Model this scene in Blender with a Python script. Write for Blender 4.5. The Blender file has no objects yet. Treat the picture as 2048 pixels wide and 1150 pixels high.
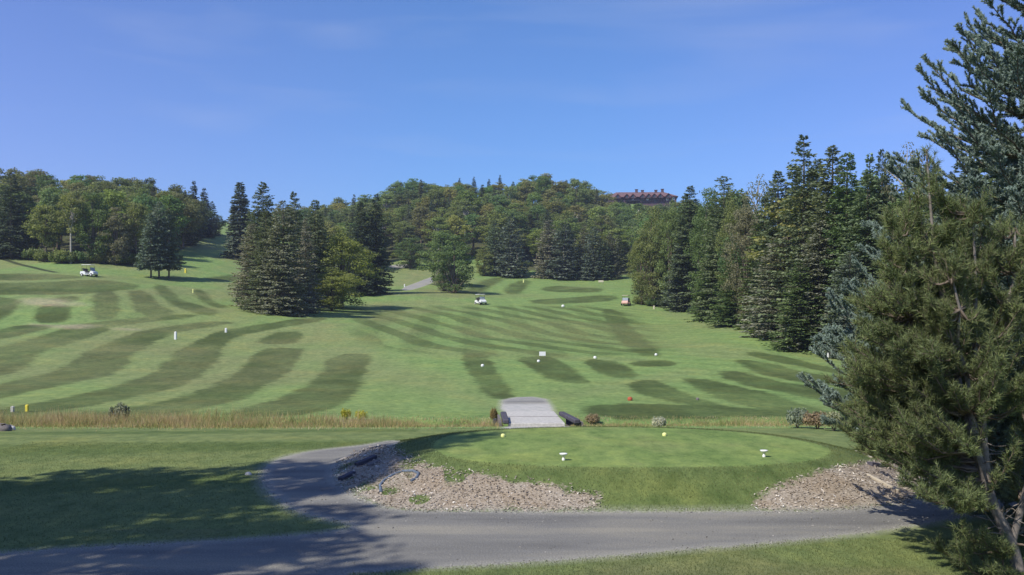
import bpy, math, random
import numpy as np
from mathutils import Vector
R = math.radians
# ------------------------------------------------------------------ camera, sky, sun
F, CX, HY, ZC = 1774.0, 1024.0, 640.0, 3.3      # focal length in photo pixels, principal column, horizon row, eye height
scn = bpy.context.scene
cam = bpy.data.objects.new('camera', bpy.data.cameras.new('camera'))
scn.collection.objects.link(cam); scn.camera = cam
cam.location = (0, 0, ZC); cam.rotation_euler = (R(90), 0, 0)
cam.data.sensor_width = 36; cam.data.lens = 36*F/2048; cam.data.shift_y = (HY-575)/2048
cam.data.clip_start = .1; cam.data.clip_end = 6000
SUN_EL, SUN_HEAD = 47.0, 228.0                   # compass heading the sun stands at (behind the left shoulder)
w = bpy.data.worlds.new('World'); scn.world = w; w.use_nodes = True
nt = w.node_tree; nt.nodes.clear()
def N(nt, t, **k):
    n = nt.nodes.new(t)
    for a, b in k.items(): setattr(n, a, b)
    return n
sky = N(nt, 'ShaderNodeTexSky', sky_type='NISHITA'); sky.sun_disc = False
sky.sun_elevation = R(SUN_EL); sky.sun_rotation = R(SUN_HEAD); sky.altitude = 300; sky.air_density = 1.0; sky.dust_density = .4; sky.ozone_density = 2.2
tc = N(nt, 'ShaderNodeTexCoord'); mp = N(nt, 'ShaderNodeMapping'); mp.inputs['Scale'].default_value = (1.2, 1.2, 9); mp.inputs['Rotation'].default_value = (0, R(-9), R(20))
nz = N(nt, 'ShaderNodeTexNoise'); nz.inputs['Scale'].default_value = 1.6; nz.inputs['Detail'].default_value = 6; nz.inputs['Distortion'].default_value = .6
rp = N(nt, 'ShaderNodeValToRGB'); rp.color_ramp.elements[0].position = .54; rp.color_ramp.elements[1].position = .80
rp.color_ramp.elements[0].color = (0, 0, 0, 1); rp.color_ramp.elements[1].color = (.20, .20, .20, 1)
tint = N(nt, 'ShaderNodeMix', data_type='RGBA', blend_type='MULTIPLY'); tint.inputs['Factor'].default_value = 1
tint.inputs[7].default_value = (.72, 1.06, 1.60, 1)
mx = N(nt, 'ShaderNodeMix', data_type='RGBA'); mx.inputs[7].default_value = (6.5, 6.8, 8.0, 1)
sep = N(nt, 'ShaderNodeSeparateXYZ'); nt.links.new(tc.outputs['Generated'], sep.inputs[0])
ab = N(nt, 'ShaderNodeMath', operation='ABSOLUTE'); nt.links.new(sep.outputs[0], ab.inputs[0])
ad = N(nt, 'ShaderNodeMath', operation='MULTIPLY_ADD', use_clamp=True); nt.links.new(ab.outputs[0], ad.inputs[0]); ad.inputs[1].default_value = 2.0; ad.inputs[2].default_value = -.18
tm = N(nt, 'ShaderNodeMix', data_type='RGBA'); tm.inputs[6].default_value = (.68, 1.04, 1.58, 1); tm.inputs[7].default_value = (.92, 1.0, 1.62, 1); nt.links.new(ad.outputs[0], tm.inputs['Factor']); nt.links.new(tm.outputs[2], tint.inputs[7])
bg = N(nt, 'ShaderNodeBackground'); bg.inputs['Strength'].default_value = .098
wo = N(nt, 'ShaderNodeOutputWorld'); L = nt.links.new
L(tc.outputs['Generated'], mp.inputs['Vector']); L(mp.outputs[0], nz.inputs['Vector']); L(nz.outputs[0], rp.inputs[0])
L(sky.outputs[0], tint.inputs[6]); L(tint.outputs[2], mx.inputs[6]); L(rp.outputs[0], mx.inputs['Factor'])
L(mx.outputs[2], bg.inputs['Color']); L(bg.outputs[0], wo.inputs[0])
sl = bpy.data.lights.new('sun', 'SUN'); sl.energy = 5.0; sl.angle = R(.6); sl.color = (1, .95, .87)
so = bpy.data.objects.new('sun', sl); scn.collection.objects.link(so)
so.rotation_euler = (R(90-SUN_EL), 0, R(180-SUN_HEAD)); so.location = (-30, -30, 60)
vs = scn.view_settings; vs.view_transform = 'Standard'; vs.look = 'None'; vs.exposure = .12; vs.gamma = 1
rng = np.random.default_rng(7); random.seed(7)

# ------------------------------------------------------------------ materials
def mat(name, rough=.9):
    m = bpy.data.materials.new(name); m.use_nodes = True
    t = m.node_tree; b = t.nodes['Principled BSDF']; b.inputs['Roughness'].default_value = rough
    b.inputs['Specular IOR Level'].default_value = .2
    return m, t, b
def ramp(t, stops, interp='LINEAR'):
    r = N(t, 'ShaderNodeValToRGB'); cr = r.color_ramp; cr.interpolation = interp
    while len(cr.elements) < len(stops): cr.elements.new(.5)
    for e, (p, c) in zip(cr.elements, stops): e.position = p; e.color = (*c, 1)
    return r
def noise(t, scale, detail=3, coord=None, rough=.55, vec=(1, 1, 1)):
    n = N(t, 'ShaderNodeTexNoise'); n.inputs['Scale'].default_value = scale; n.inputs['Detail'].default_value = detail; n.inputs['Roughness'].default_value = rough
    g = N(t, 'ShaderNodeTexCoord'); m = N(t, 'ShaderNodeMapping'); m.inputs['Scale'].default_value = vec
    t.links.new(g.outputs['Object'], m.inputs['Vector']); t.links.new(m.outputs[0], n.inputs['Vector'])
    return n
def mix(t, a, b, f, mode='MIX'):
    m = N(t, 'ShaderNodeMix', data_type='RGBA', blend_type=mode)
    for i, v in ((6, a), (7, b)):
        if isinstance(v, tuple): m.inputs[i].default_value = (*v, 1)
        else: t.links.new(v, m.inputs[i])
    if isinstance(f, (int, float)): m.inputs['Factor'].default_value = f
    else: t.links.new(f, m.inputs['Factor'])
    return m.outputs[2]
def mth(t, op, a, b=0.0, clamp=False):
    m = N(t, 'ShaderNodeMath', operation=op, use_clamp=clamp)
    for i, v in ((0, a), (1, b)):
        if isinstance(v, (int, float)): m.inputs[i].default_value = v
        else: t.links.new(v, m.inputs[i])
    return m.outputs[0]
def simple(name, col, rough=.6, var=.15, scale=8, metal=0):
    m, t, b = mat(name, rough); n = noise(t, scale, 4)
    lo = tuple(c*(1-var) for c in col); hi = tuple(min(1, c*(1+var)) for c in col)
    r = ramp(t, [(.3, lo), (.7, hi)]); t.links.new(n.outputs[0], r.inputs[0]); t.links.new(r.outputs[0], b.inputs['Base Color'])
    b.inputs['Metallic'].default_value = metal
    return m
def leaf_mat(name, vary=.35, trans=.25, tinted=True, col=(.06, .1, .03), rust=(.17, .18, .06), rustf=.2):
    m, t, b = mat(name, .75)
    if tinted:
        oi = N(t, 'ShaderNodeObjectInfo'); base = oi.outputs['Color']
    else:
        rr = N(t, 'ShaderNodeRGB'); rr.outputs[0].default_value = (*col, 1); base = rr.outputs[0]
    g = N(t, 'ShaderNodeNewGeometry')
    r = ramp(t, [(0, (1-vary,)*3), (.6, (1, 1, 1)), (1, (1+vary*1.4, 1+vary*1.2, 1+vary*.5))]); t.links.new(g.outputs['Random Per Island'], r.inputs[0])
    c = mix(t, base, r.outputs[0], 1.0, 'MULTIPLY')
    n = noise(t, .55, 3); r2 = ramp(t, [(.48, (0, 0, 0)), (.72, (rustf,)*3)]); t.links.new(n.outputs[0], r2.inputs[0])
    c = mix(t, c, rust, r2.outputs[0])
    t.links.new(c, b.inputs['Base Color'])
    tr = N(t, 'ShaderNodeBsdfTranslucent'); t.links.new(mix(t, c, (1.3, 1.4, .7), 1, 'MULTIPLY'), tr.inputs['Color'])
    ms = N(t, 'ShaderNodeMixShader'); ms.inputs[0].default_value = trans
    o = t.nodes['Material Output']; t.links.new(b.outputs[0], ms.inputs[1]); t.links.new(tr.outputs[0], ms.inputs[2]); t.links.new(ms.outputs[0], o.inputs[0])
    return m
M = {}
M['leaf'] = leaf_mat('broad_leaf', .3, .38)
M['needle'] = leaf_mat('conifer_needle', .26, .16, rust=(.13, .12, .08), rustf=.25)
M['pine'] = leaf_mat('pine_needle', .45, .15, rust=(.12, .115, .05), rustf=.4)
M['bark'] = simple('bark', (.16, .125, .095), .9, .35, 6)
M['pale_bark'] = simple('pale_bark', (.36, .33, .28), .9, .25, 6)
M['pine_bark'] = simple('pine_bark', (.20, .175, .15), .9, .4, 14)
M['white'] = simple('white_paint', (.78, .78, .74), .35, .04)
M['cream'] = simple('cream_paint', (.62, .56, .40), .5, .08)
M['pink'] = simple('salmon_paint', (.62, .36, .28), .45, .06)
M['yellow'] = simple('yellow_paint', (.75, .62, .08), .5, .08)
M['pale_yellow'] = simple('pale_yellow_plastic', (.80, .80, .30), .5, .06)
M['red'] = simple('faded_red_paint', (.42, .10, .05), .6, .2)
M['black'] = simple('black_rubber', (.025, .025, .028), .7, .2)
M['seat'] = simple('grey_vinyl', (.08, .08, .08), .5, .1)
M['chrome'] = simple('steel', (.5, .5, .5), .3, .05, metal=1)
M['timber'] = simple('weathered_timber', (.17, .15, .14), .9, .3, 5)
M['dark_timber'] = simple('dark_timber', (.075, .07, .085), .85, .3, 5)
M['pale_timber'] = simple('sawn_timber', (.42, .37, .28), .8, .15, 5)
M['blue_edge'] = simple('blue_grey_edging', (.12, .15, .19), .6, .3, 9)
M['concrete'] = simple('bridge_concrete', (.46, .44, .385), .95, .2, 9)
M['stone'] = simple('pale_stone', (.55, .53, .48), .9, .2, 5)
M['plum'] = simple('plum_brown_siding', (.11, .072, .082), .8, .15, 1)
M['roof'] = simple('red_brown_shingle', (.17, .07, .065), .85, .25, 1)
M['roof_grey'] = simple('grey_brown_shingle', (.16, .10, .10), .85, .25, 1)
M['grit'] = simple('grey_grit', (.27, .255, .225), .95, .4, 9)
M['glass'] = simple('window_glass', (.05, .06, .08), .1, .1)
M['screen'] = simple('clear_screen', (.30, .34, .36), .08, .05)
mw, t, b = mat('stream_water', .05); b.inputs['Base Color'].default_value = (.02, .03, .03, 1); b.inputs['Specular IOR Level'].default_value = .6; M['water'] = mw
# landscape: albedo from the 'tone' colour attribute; crisp path/chip edges from distance attributes
m, t, b = mat('landscape', .95); M['land'] = m; lk = t.links.new
def attr(t, n):
    a = N(t, 'ShaderNodeAttribute'); a.attribute_name = n; return a
tone = attr(t, 'tone').outputs['Color']
n1 = noise(t, .35, 6, rough=.65); r1 = ramp(t, [(.3, (.80, .86, .80)), (.5, (1, 1, 1)), (.7, (1.22, 1.08, .98))]); lk(n1.outputs[0], r1.inputs[0])
n2 = noise(t, 2.6, 6, rough=.7, vec=(1, .6, 1)); r2 = ramp(t, [(.32, (.66, .72, .64)), (.5, (1, 1, 1)), (.68, (1.34, 1.26, 1.2))]); lk(n2.outputs[0], r2.inputs[0])
n3 = noise(t, 24, 5, rough=.75, vec=(1, .45, 1)); r3 = ramp(t, [(.3, (.55, .58, .5)), (.5, (1, 1, 1)), (.72, (1.5, 1.45, 1.35))]); lk(n3.outputs[0], r3.inputs[0])
g = mix(t, mix(t, mix(t, tone, r1.outputs[0], 1, 'MULTIPLY'), r2.outputs[0], 1, 'MULTIPLY'), r3.outputs[0], .55, 'MULTIPLY')
# gravel path
n4 = noise(t, 45, 4, rough=.8); r4 = ramp(t, [(.3, (.110, .107, .095)), (.5, (.190, .184, .163)), (.62, (.25, .242, .214)), (.74, (.52, .49, .42))]); lk(n4.outputs[0], r4.inputs[0])
n5 = noise(t, .7, 5, vec=(.35, 1.6, 1)); r5 = ramp(t, [(.3, (.70, .70, .72)), (.5, (1, 1, 1)), (.68, (1.35, 1.30, 1.18))]); lk(n5.outputs[0], r5.inputs[0])
gravel = mix(t, r4.outputs[0], r5.outputs[0], 1, 'MULTIPLY')
gravel = mix(t, gravel, mix(t, (.45, .435, .39), r2.outputs[0], .6, 'MULTIPLY'), attr(t, 'pale').outputs['Fac'])
# chips
n6 = noise(t, 26, 5, rough=.8); r6 = ramp(t, [(.25, (.11, .09, .068)), (.45, (.285, .245, .19)), (.6, (.42, .37, .30)), (.75, (.64, .60, .52))]); lk(n6.outputs[0], r6.inputs[0])
n7 = noise(t, 1.3, 4); r7 = ramp(t, [(.35, (1, 1, 1)), (.7, (.82, .74, .64))]); lk(n7.outputs[0], r7.inputs[0])
chip = mix(t, r6.outputs[0], r7.outputs[0], 1, 'MULTIPLY')
ne = noise(t, 6, 6, rough=.85)
def edge(name, amp, k):
    d = mth(t, 'ADD', attr(t, name).outputs['Fac'], mth(t, 'MULTIPLY', mth(t, 'SUBTRACT', ne.outputs[0], .5), amp))
    return mth(t, 'MULTIPLY_ADD' if False else 'ADD', mth(t, 'MULTIPLY', d, k), .5, True)
fc = edge('sd_chip', 1.1, 8); fp = edge('sd_path', .85, 9)
ed = mth(t, 'SUBTRACT', 1.0, mth(t, 'ABSOLUTE', mth(t, 'MULTIPLY', attr(t, 'sd_path').outputs['Fac'], 3.4)), True)   # pale grit along the verge
gritn = mth(t, 'MULTIPLY', ed, mth(t, 'MULTIPLY', mth(t, 'SUBTRACT', n4.outputs[0], .42, True), 5.0), True)
c = mix(t, g, chip, fc); c = mix(t, c, gravel, fp); c = mix(t, c, (.42, .40, .33), gritn)
lk(c, b.inputs['Base Color'])
bp = N(t, 'ShaderNodeBump'); bp.inputs['Strength'].default_value = .5; bp.inputs['Distance'].default_value = .03
lk(n3.outputs[0], bp.inputs['Height']); lk(bp.outputs[0], b.inputs['Normal'])
def blade_mat(name, stops, trans=.25, nscale=.35):
    m, t, b = mat(name, .8); g = N(t, 'ShaderNodeNewGeometry'); n = noise(t, nscale, 3)
    f = mth(t, 'ADD', mth(t, 'MULTIPLY', g.outputs['Random Per Island'], .55), mth(t, 'MULTIPLY', mth(t, 'SUBTRACT', n.outputs[0], .25), .95), True)
    r = ramp(t, stops); t.links.new(f, r.inputs[0]); t.links.new(r.outputs[0], b.inputs['Base Color'])
    tr = N(t, 'ShaderNodeBsdfTranslucent'); t.links.new(r.outputs[0], tr.inputs['Color'])
    ms = N(t, 'ShaderNodeMixShader'); ms.inputs[0].default_value = trans
    o = t.nodes['Material Output']; t.links.new(b.outputs[0], ms.inputs[1]); t.links.new(tr.outputs[0], ms.inputs[2]); t.links.new(ms.outputs[0], o.inputs[0])
    return m
M['bank'] = blade_mat('bank_grass', [(.08, (.16, .22, .06)), (.34, (.32, .33, .11)), (.5, (.52, .45, .20)), (.68, (.50, .33, .17)), (.9, (.68, .59, .38))], .4, .6)
M['rough'] = blade_mat('rough_grass', [(.1, (.070, .098, .030)), (.5, (.122, .152, .050)), (.85, (.195, .205, .08)), (1, (.27, .23, .12))], .3, .8)
M['chipbit'] = blade_mat('wood_chip', [(.1, (.12, .09, .065)), (.4, (.31, .26, .20)), (.7, (.48, .42, .34)), (.95, (.76, .73, .65))], 0, 1.2)

# ------------------------------------------------------------------ mesh helpers
def raw_mesh(name, V, Q, mat_, smooth=False):
    """V (n,3), Q (m,k) with k = 3 or 4"""
    me = bpy.data.meshes.new(name); n, (m_, k) = len(V), Q.shape
    me.vertices.add(n); me.vertices.foreach_set('co', np.ascontiguousarray(V, dtype=np.float32).ravel())
    me.loops.add(m_*k); me.loops.foreach_set('vertex_index', np.ascontiguousarray(Q, dtype=np.int32).ravel())
    me.polygons.add(m_); me.polygons.foreach_set('loop_start', np.arange(0, m_*k, k, dtype=np.int32))
    me.polygons.foreach_set('loop_total', np.full(m_, k, dtype=np.int32))
    if smooth: me.polygons.foreach_set('use_smooth', np.ones(m_, dtype=bool))
    me.update(calc_edges=True); me.materials.append(mat_)
    return me
def link(name, me, parent=None, loc=None):
    o = bpy.data.objects.new(name, me); scn.collection.objects.link(o)
    if parent is not None: o.parent = parent
    if loc is not None: o.location = loc
    return o
def tag(o, label=None, cat=None, group=None, kind=None):
    if label: o['label'] = label
    if cat: o['category'] = cat
    if group: o['group'] = group
    if kind: o['kind'] = kind
    return o
def thing(name, loc, label, cat, group=None, rz=0, scale=None):
    o = bpy.data.objects.new(name, None); scn.collection.objects.link(o); o.empty_display_size = .3
    o.location = loc; o.rotation_euler = (0, 0, rz)
    if scale: o.scale = scale
    return tag(o, label, cat, group)
class MB:
    def __init__(s): s.v = []; s.f = []; s.sm = []
    def add(s, v, f, sm=False):
        b = len(s.v); s.v += [tuple(p) for p in v]; s.f += [tuple(i+b for i in q) for q in f]; s.sm += [sm]*len(f); return s
    def box(s, c, d, rz=0, ry=0, rx=0, ch=0):
        import itertools
        from mathutils import Euler
        E = Euler((rx, ry, rz)).to_matrix(); hx, hy, hz = [q/2 for q in d]; cc = Vector(c)
        if ch <= 0:
            vs_ = [cc+E@Vector((x*hx, y*hy, z*hz)) for x in (-1, 1) for y in (-1, 1) for z in (-1, 1)]
            return s.add(vs_, [(0, 1, 3, 2), (4, 6, 7, 5), (0, 4, 5, 1), (2, 3, 7, 6), (0, 2, 6, 4), (1, 5, 7, 3)])
        # chamfered box: stacked rings
        rings = []
        for z, k in ((-hz, ch), (-hz+ch, 0), (hz-ch, 0), (hz, ch)):
            a, b_ = hx-k, hy-k; q = min(ch, a*.5, b_*.5)
            rings.append([(a-q, b_), (-a+q, b_), (-a, b_-q), (-a, -b_+q), (-a+q, -b_), (a-q, -b_), (a, -b_+q), (a, b_-q)])
            rings[-1] = [cc+E@Vector((p[0], p[1], z)) for p in rings[-1]]
        vs_ = [p for r_ in rings for p in r_]; fs = [tuple(range(7, -1, -1)), tuple(range(24, 32))]
        for k in range(3):
            for i in range(8): j = (i+1) % 8; fs.append((k*8+i, k*8+j, k*8+8+j, k*8+8+i))
        return s.add(vs_, fs)
    def tube(s, pts, rad, n=8, caps=True):
        pts = [Vector(p) for p in pts]; m_ = len(pts)
        if isinstance(rad, (int, float)): rad = [rad]*m_
        vs_ = []
        for i, p in enumerate(pts):
            d = (pts[min(i+1, m_-1)]-pts[max(i-1, 0)]).normalized()
            u = d.cross(Vector((0, 0, 1)) if abs(d.z) < .9 else Vector((1, 0, 0))).normalized(); v_ = d.cross(u)
            for k in range(n):
                a = 2*math.pi*k/n; vs_.append(p+(u*math.cos(a)+v_*math.sin(a))*rad[i])
        fs = [(i*n+k, i*n+(k+1) % n, (i+1)*n+(k+1) % n, (i+1)*n+k) for i in range(m_-1) for k in range(n)]
        s.add(vs_, fs, True)
        if caps: s.add(vs_[:n], [tuple(range(n))]); s.add(vs_[-n:], [tuple(range(n-1, -1, -1))])
        return s
    def lathe(s, prof, n=16, c=(0, 0, 0)):
        vs_ = [(c[0]+r_*math.cos(2*math.pi*k/n), c[1]+r_*math.sin(2*math.pi*k/n), c[2]+z) for r_, z in prof for k in range(n)]
        fs = [(i*n+k, i*n+(k+1) % n, (i+1)*n+(k+1) % n, (i+1)*n+k) for i in range(len(prof)-1) for k in range(n)]
        s.add(vs_, fs, True); s.add(vs_[-n:], [tuple(range(n))]); s.add(vs_[:n], [tuple(range(n-1, -1, -1))]); return s
    def prism(s, prof, y0, y1):          # (x,z) outline swept along y
        n = len(prof); vs_ = [(x, y0, z) for x, z in prof]+[(x, y1, z) for x, z in prof]
        fs = [tuple(range(n)), tuple(range(2*n-1, n-1, -1))]+[(i, n+i, n+(i+1) % n, (i+1) % n) for i in range(n)]
        return s.add(vs_, fs)
    def mesh(s, name, m_):
        me = bpy.data.meshes.new(name); me.from_pydata(s.v, [], s.f); me.polygons.foreach_set('use_smooth', s.sm); me.update(); me.materials.append(m_); return me
    def build(s, name, m_, parent=None, loc=None): return link(name, s.mesh(name, m_), parent, loc)

# ------------------------------------------------------------------ terrain height
K0 = [0, 5, 8, 10, 12, 20, 24, 28, 31]; Z0 = [1.7, 1.6, .9, .25, 0, 0, 0, -.2, -.42]
K1 = [36, 45, 60, 80, 100, 130, 160, 200, 240, 290, 340, 400, 520]
COLS = {
 -300: [830, 790, 742, 685, 632, 555, 512, 470, 440, 425, 420, 425, 440],
 0:    [832, 792, 745, 690, 640, 565, 526, 483, 442, 425, 420, 425, 440],
 200:  [832, 795, 748, 697, 652, 572, 533, 490, 445, 430, 425, 430, 440],
 430:  [832, 798, 750, 700, 662, 605, 562, 520, 490, 458, 445, 445, 460],
 700:  [834, 800, 755, 708, 672, 635, 605, 568, 535, 500, 470, 455, 460],
 850:  [835, 801, 756, 712, 680, 642, 610, 575, 543, 480, 420, 415, 440],
 1024: [836, 802, 757, 715, 686, 648, 617, 583, 553, 480, 412, 410, 430],
 1260: [836, 800, 758, 716, 688, 650, 616, 580, 556, 510, 463, 407, 425],
 1500: [836, 802, 760, 712, 668, 640, 625, 600, 570, 530, 490, 460, 470],
 1700: [838, 805, 762, 716, 692, 665, 640, 610, 580, 550, 520, 500, 500],
 2100: [840, 808, 765, 722, 700, 675, 650, 615, 585, 555, 525, 505, 500],
 2600: [840, 808, 765, 722, 700, 675, 650, 615, 585, 555, 525, 505, 500]}
KD = np.array(K0+K1+[900, 2500], float); KL = np.log(KD+3)
CP = np.array(sorted(COLS), float)
ZT = np.zeros((len(CP), len(KD)))
for i, c_ in enumerate(sorted(COLS)):
    z = list(Z0)+[ZC-(p-HY)/F*d for p, d in zip(COLS[c_], K1)]; ZT[i] = z+[z[-1]*.9, z[-1]*.6]
def pch_slopes(x, Y):
    h = np.diff(x); d = np.diff(Y, axis=0)/h[:, None]; m_ = np.zeros_like(Y)
    w1 = (2*h[1:]+h[:-1])[:, None]; w2 = (h[1:]+2*h[:-1])[:, None]
    ok = d[:-1]*d[1:] > 0
    with np.errstate(divide='ignore', invalid='ignore'):
        mm = (w1+w2)/(w1/d[:-1]+w2/d[1:])
    m_[1:-1] = np.where(ok, mm, 0); m_[0] = d[0]; m_[-1] = d[-1]; return m_
SL = pch_slopes(KL, ZT.T).T                      # slopes along distance for every column
def smooth01(t): t = np.clip(t, 0, 1); return t*t*(3-2*t)
def sdf_poly(P, x, y):
    """signed distance, positive inside"""
    P = np.asarray(P, float); best = np.full(x.shape, 1e9); ins = np.zeros(x.shape, bool); n = len(P)
    for i in range(n):
        a, b_ = P[i], P[(i+1) % n]; e = b_-a; px_, py_ = x-a[0], y-a[1]
        tt = np.clip((px_*e[0]+py_*e[1])/(e@e+1e-12), 0, 1); dx, dy = px_-e[0]*tt, py_-e[1]*tt
        best = np.minimum(best, dx*dx+dy*dy)
        c_ = (a[1] > y) != (b_[1] > y)
        with np.errstate(divide='ignore', invalid='ignore'):
            xc = a[0]+(y-a[1])*e[0]/(e[1] if e[1] != 0 else 1e-12)
        ins ^= c_ & (x < xc)
    return np.where(ins, 1, -1)*np.sqrt(best)
def chaikin(P, n=2):
    P = [np.array(p, float) for p in P]
    for _ in range(n):
        Q = []
        for i in range(len(P)):
            a, b_ = P[i], P[(i+1) % len(P)]; Q += [a*.75+b_*.25, a*.25+b_*.75]
        P = Q
    return np.array(P)
def vnoise(x, y, s, seed=0):
    """smooth value noise"""
    g_ = np.random.default_rng(seed).random((64, 64)); u, v = x/s+100, y/s+100
    i, j = np.floor(u).astype(int), np.floor(v).astype(int); fu, fv = u-i, v-j; fu = fu*fu*(3-2*fu); fv = fv*fv*(3-2*fv)
    G = lambda a, b_: g_[a % 64, b_ % 64]
    return (G(i, j)*(1-fu)+G(i+1, j)*fu)*(1-fv)+(G(i, j+1)*(1-fu)+G(i+1, j+1)*fu)*fv-.5
TEE_TOP = chaikin([(-1.9, 19.6), (-1.6, 21.6), (.2, 22.9), (3, 23.2), (5.6, 22.4), (6.9, 20.4), (6.9, 18.6), (5.6, 17.1), (2.8, 16.6), (.2, 16.8), (-1.3, 17.7)], 3)
TEE_FOOT = chaikin([(-2.6, 15.6), (-3.6, 17.6), (-4.3, 20), (-4.3, 22.6), (-3.4, 24.6), (-1, 25.6), (3, 26), (7, 25.2), (9.2, 22.5), (9.0, 18.6), (7.6, 16.0), (5.6, 15.2), (2, 15.2), (-1, 15.2)], 2)
def h(x, y, fine=True):
    x = np.asarray(x, float); y = np.asarray(y, float); sh = np.broadcast(x, y).shape; x = np.broadcast_to(x, sh).ravel(); y = np.broadcast_to(y, sh).ravel()
    r = np.hypot(x, y); th = np.arctan2(x, y); thc = np.clip(th, R(-42), R(42)); d = np.where(np.abs(th) < R(42), y, r*math.cos(R(42)))
    p = CX+F*np.tan(thc); p = np.clip(p, CP[0], CP[-1])
    # column weights: cubic Catmull-Rom-like via smooth blend of neighbouring columns
    i = np.clip(np.searchsorted(CP, p)-1, 0, len(CP)-2); f = (p-CP[i])/(CP[i+1]-CP[i])
    l = np.log(np.clip(d, 0, 2400)+3); k = np.clip(np.searchsorted(KL, l)-1, 0, len(KL)-2); hh = KL[k+1]-KL[k]; t_ = (l-KL[k])/hh
    h00 = 2*t_**3-3*t_**2+1; h10 = t_**3-2*t_**2+t_; h01 = -2*t_**3+3*t_**2; h11 = t_**3-t_**2
    def col(ci):
        ci = np.clip(ci, 0, len(CP)-1); return h00*ZT[ci, k]+h10*hh*SL[ci, k]+h01*ZT[ci, k+1]+h11*hh*SL[ci, k+1]
    z0_, z1, z2, z3 = col(i-1), col(i), col(i+1), col(i+2)
    dx = CP[i+1]-CP[i]; xm = CP[np.clip(i-1, 0, len(CP)-1)]; xp = CP[np.clip(i+2, 0, len(CP)-1)]
    m1 = (z2-z0_)/np.maximum(CP[i+1]-xm, 1)*dx; m2 = (z3-z1)/np.maximum(xp-CP[i], 1)*dx
    z = (2*f**3-3*f**2+1)*z1+(f**3-2*f**2+f)*m1+(-2*f**3+3*f**2)*z2+(f**3-f**2)*m2
    if fine:
        far = smooth01((d-40)/40); z = z+far*(vnoise(x, y, 22, 1)*.9+vnoise(x, y, 9, 2)*.22)+smooth01((d-12)/6)*vnoise(x, y, 5, 3)*.03
        # stream ditch
        s = x*.03+33.6+np.sin(x*.22)*.35; z = z-.75*np.exp(-((y-s)/1.1)**2)*(np.abs(th) < R(60))
        sel = (x > -6) & (x < 11) & (y > 13) & (y < 28)
        if sel.any():
            a = sdf_poly(TEE_FOOT, x[sel], y[sel]); b_ = sdf_poly(TEE_TOP, x[sel], y[sel])
            q = np.where(b_ > 0, 1, np.where(a > 0, a/(a-b_+1e-9), 0)); z[sel] += .52*(q*.35+smooth01(q)*.65)
    return z.reshape(sh)
DS = np.geomspace(6, 900, 4000)
def ray(px, py, dmin=6, dmax=900):
    """ground point seen at a photo pixel"""
    ds = DS[(DS >= dmin) & (DS <= dmax)]; x = (px-CX)/F*ds; z = h(x, ds); q = HY-F*(z-ZC)/ds
    i = np.argmax(q <= py) if (q <= py).any() else len(ds)-1
    return np.array((x[i], ds[i], z[i]))
def gpoly(pts, dmin=6, dmax=900, n=1): return chaikin([ray(a, b_, dmin, dmax)[:2] for a, b_ in pts], n)
def hz(x, y): return float(h(np.array([x]), np.array([y]))[0])

# ------------------------------------------------------------------ ground painting (real mowing pattern, paths, bare soil)
ROAD = gpoly([(-700, 1170), (-300, 1130), (0, 1106), (200, 1093), (450, 1081), (650, 1066), (722, 1052), (640, 1036), (600, 1026), (548, 998), (522, 962), (530, 932), (570, 912), (640, 899), (740, 889), (800, 878),
              (795, 893), (715, 905), (668, 935), (682, 972), (735, 1004), (790, 1020), (900, 1023), (1200, 1024), (1510, 1024), (1700, 1019), (1800, 1008), (1880, 985), (2060, 960), (2400, 930),
              (2400, 975), (2060, 1010), (1850, 1048), (1650, 1077), (1300, 1106), (1000, 1130), (800, 1138), (640, 1152), (300, 1200), (-300, 1260), (-900, 1300)], 6, 60, 2)
BR0, BR1 = np.array((.87, 31.2, -.45)), ray(1049, 799, 36, 60)
APPR = np.array([(BR0[0]-1.2, BR0[1]-4.5), (BR0[0]-1.05, BR0[1]+.4), (BR0[0]+1.05, BR0[1]+.4), (BR0[0]+1.4, BR0[1]-4.5)])
APP2 = np.array([(-.15, 37.0), (-.5, 41), (-.5, 45.6), (.2, 47.2), (1.1, 47.4), (1.75, 46), (1.85, 42), (1.75, 37.0)])
UPATH = gpoly([(800, 578), (840, 562), (872, 550), (905, 545), (905, 549), (880, 558), (850, 572), (815, 582)], 100, 300, 1)
UPATH2 = gpoly([(770, 533), (800, 528), (830, 530), (800, 538)], 150, 300, 1)
CHIP1 = gpoly([(775, 893), (735, 893), (672, 930), (682, 972), (735, 1003), (790, 1019), (900, 1022), (1196, 1022), (1202, 1000), (1188, 982), (1120, 975), (1000, 957), (900, 938), (850, 932), (800, 905)], 12, 26, 1)
CHIP2 = gpoly([(1508, 1000), (1520, 1021), (1650, 1020), (1790, 1011), (1850, 990), (1860, 950), (1800, 925), (1720, 930), (1640, 945), (1560, 970)], 12, 26, 1)
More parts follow.
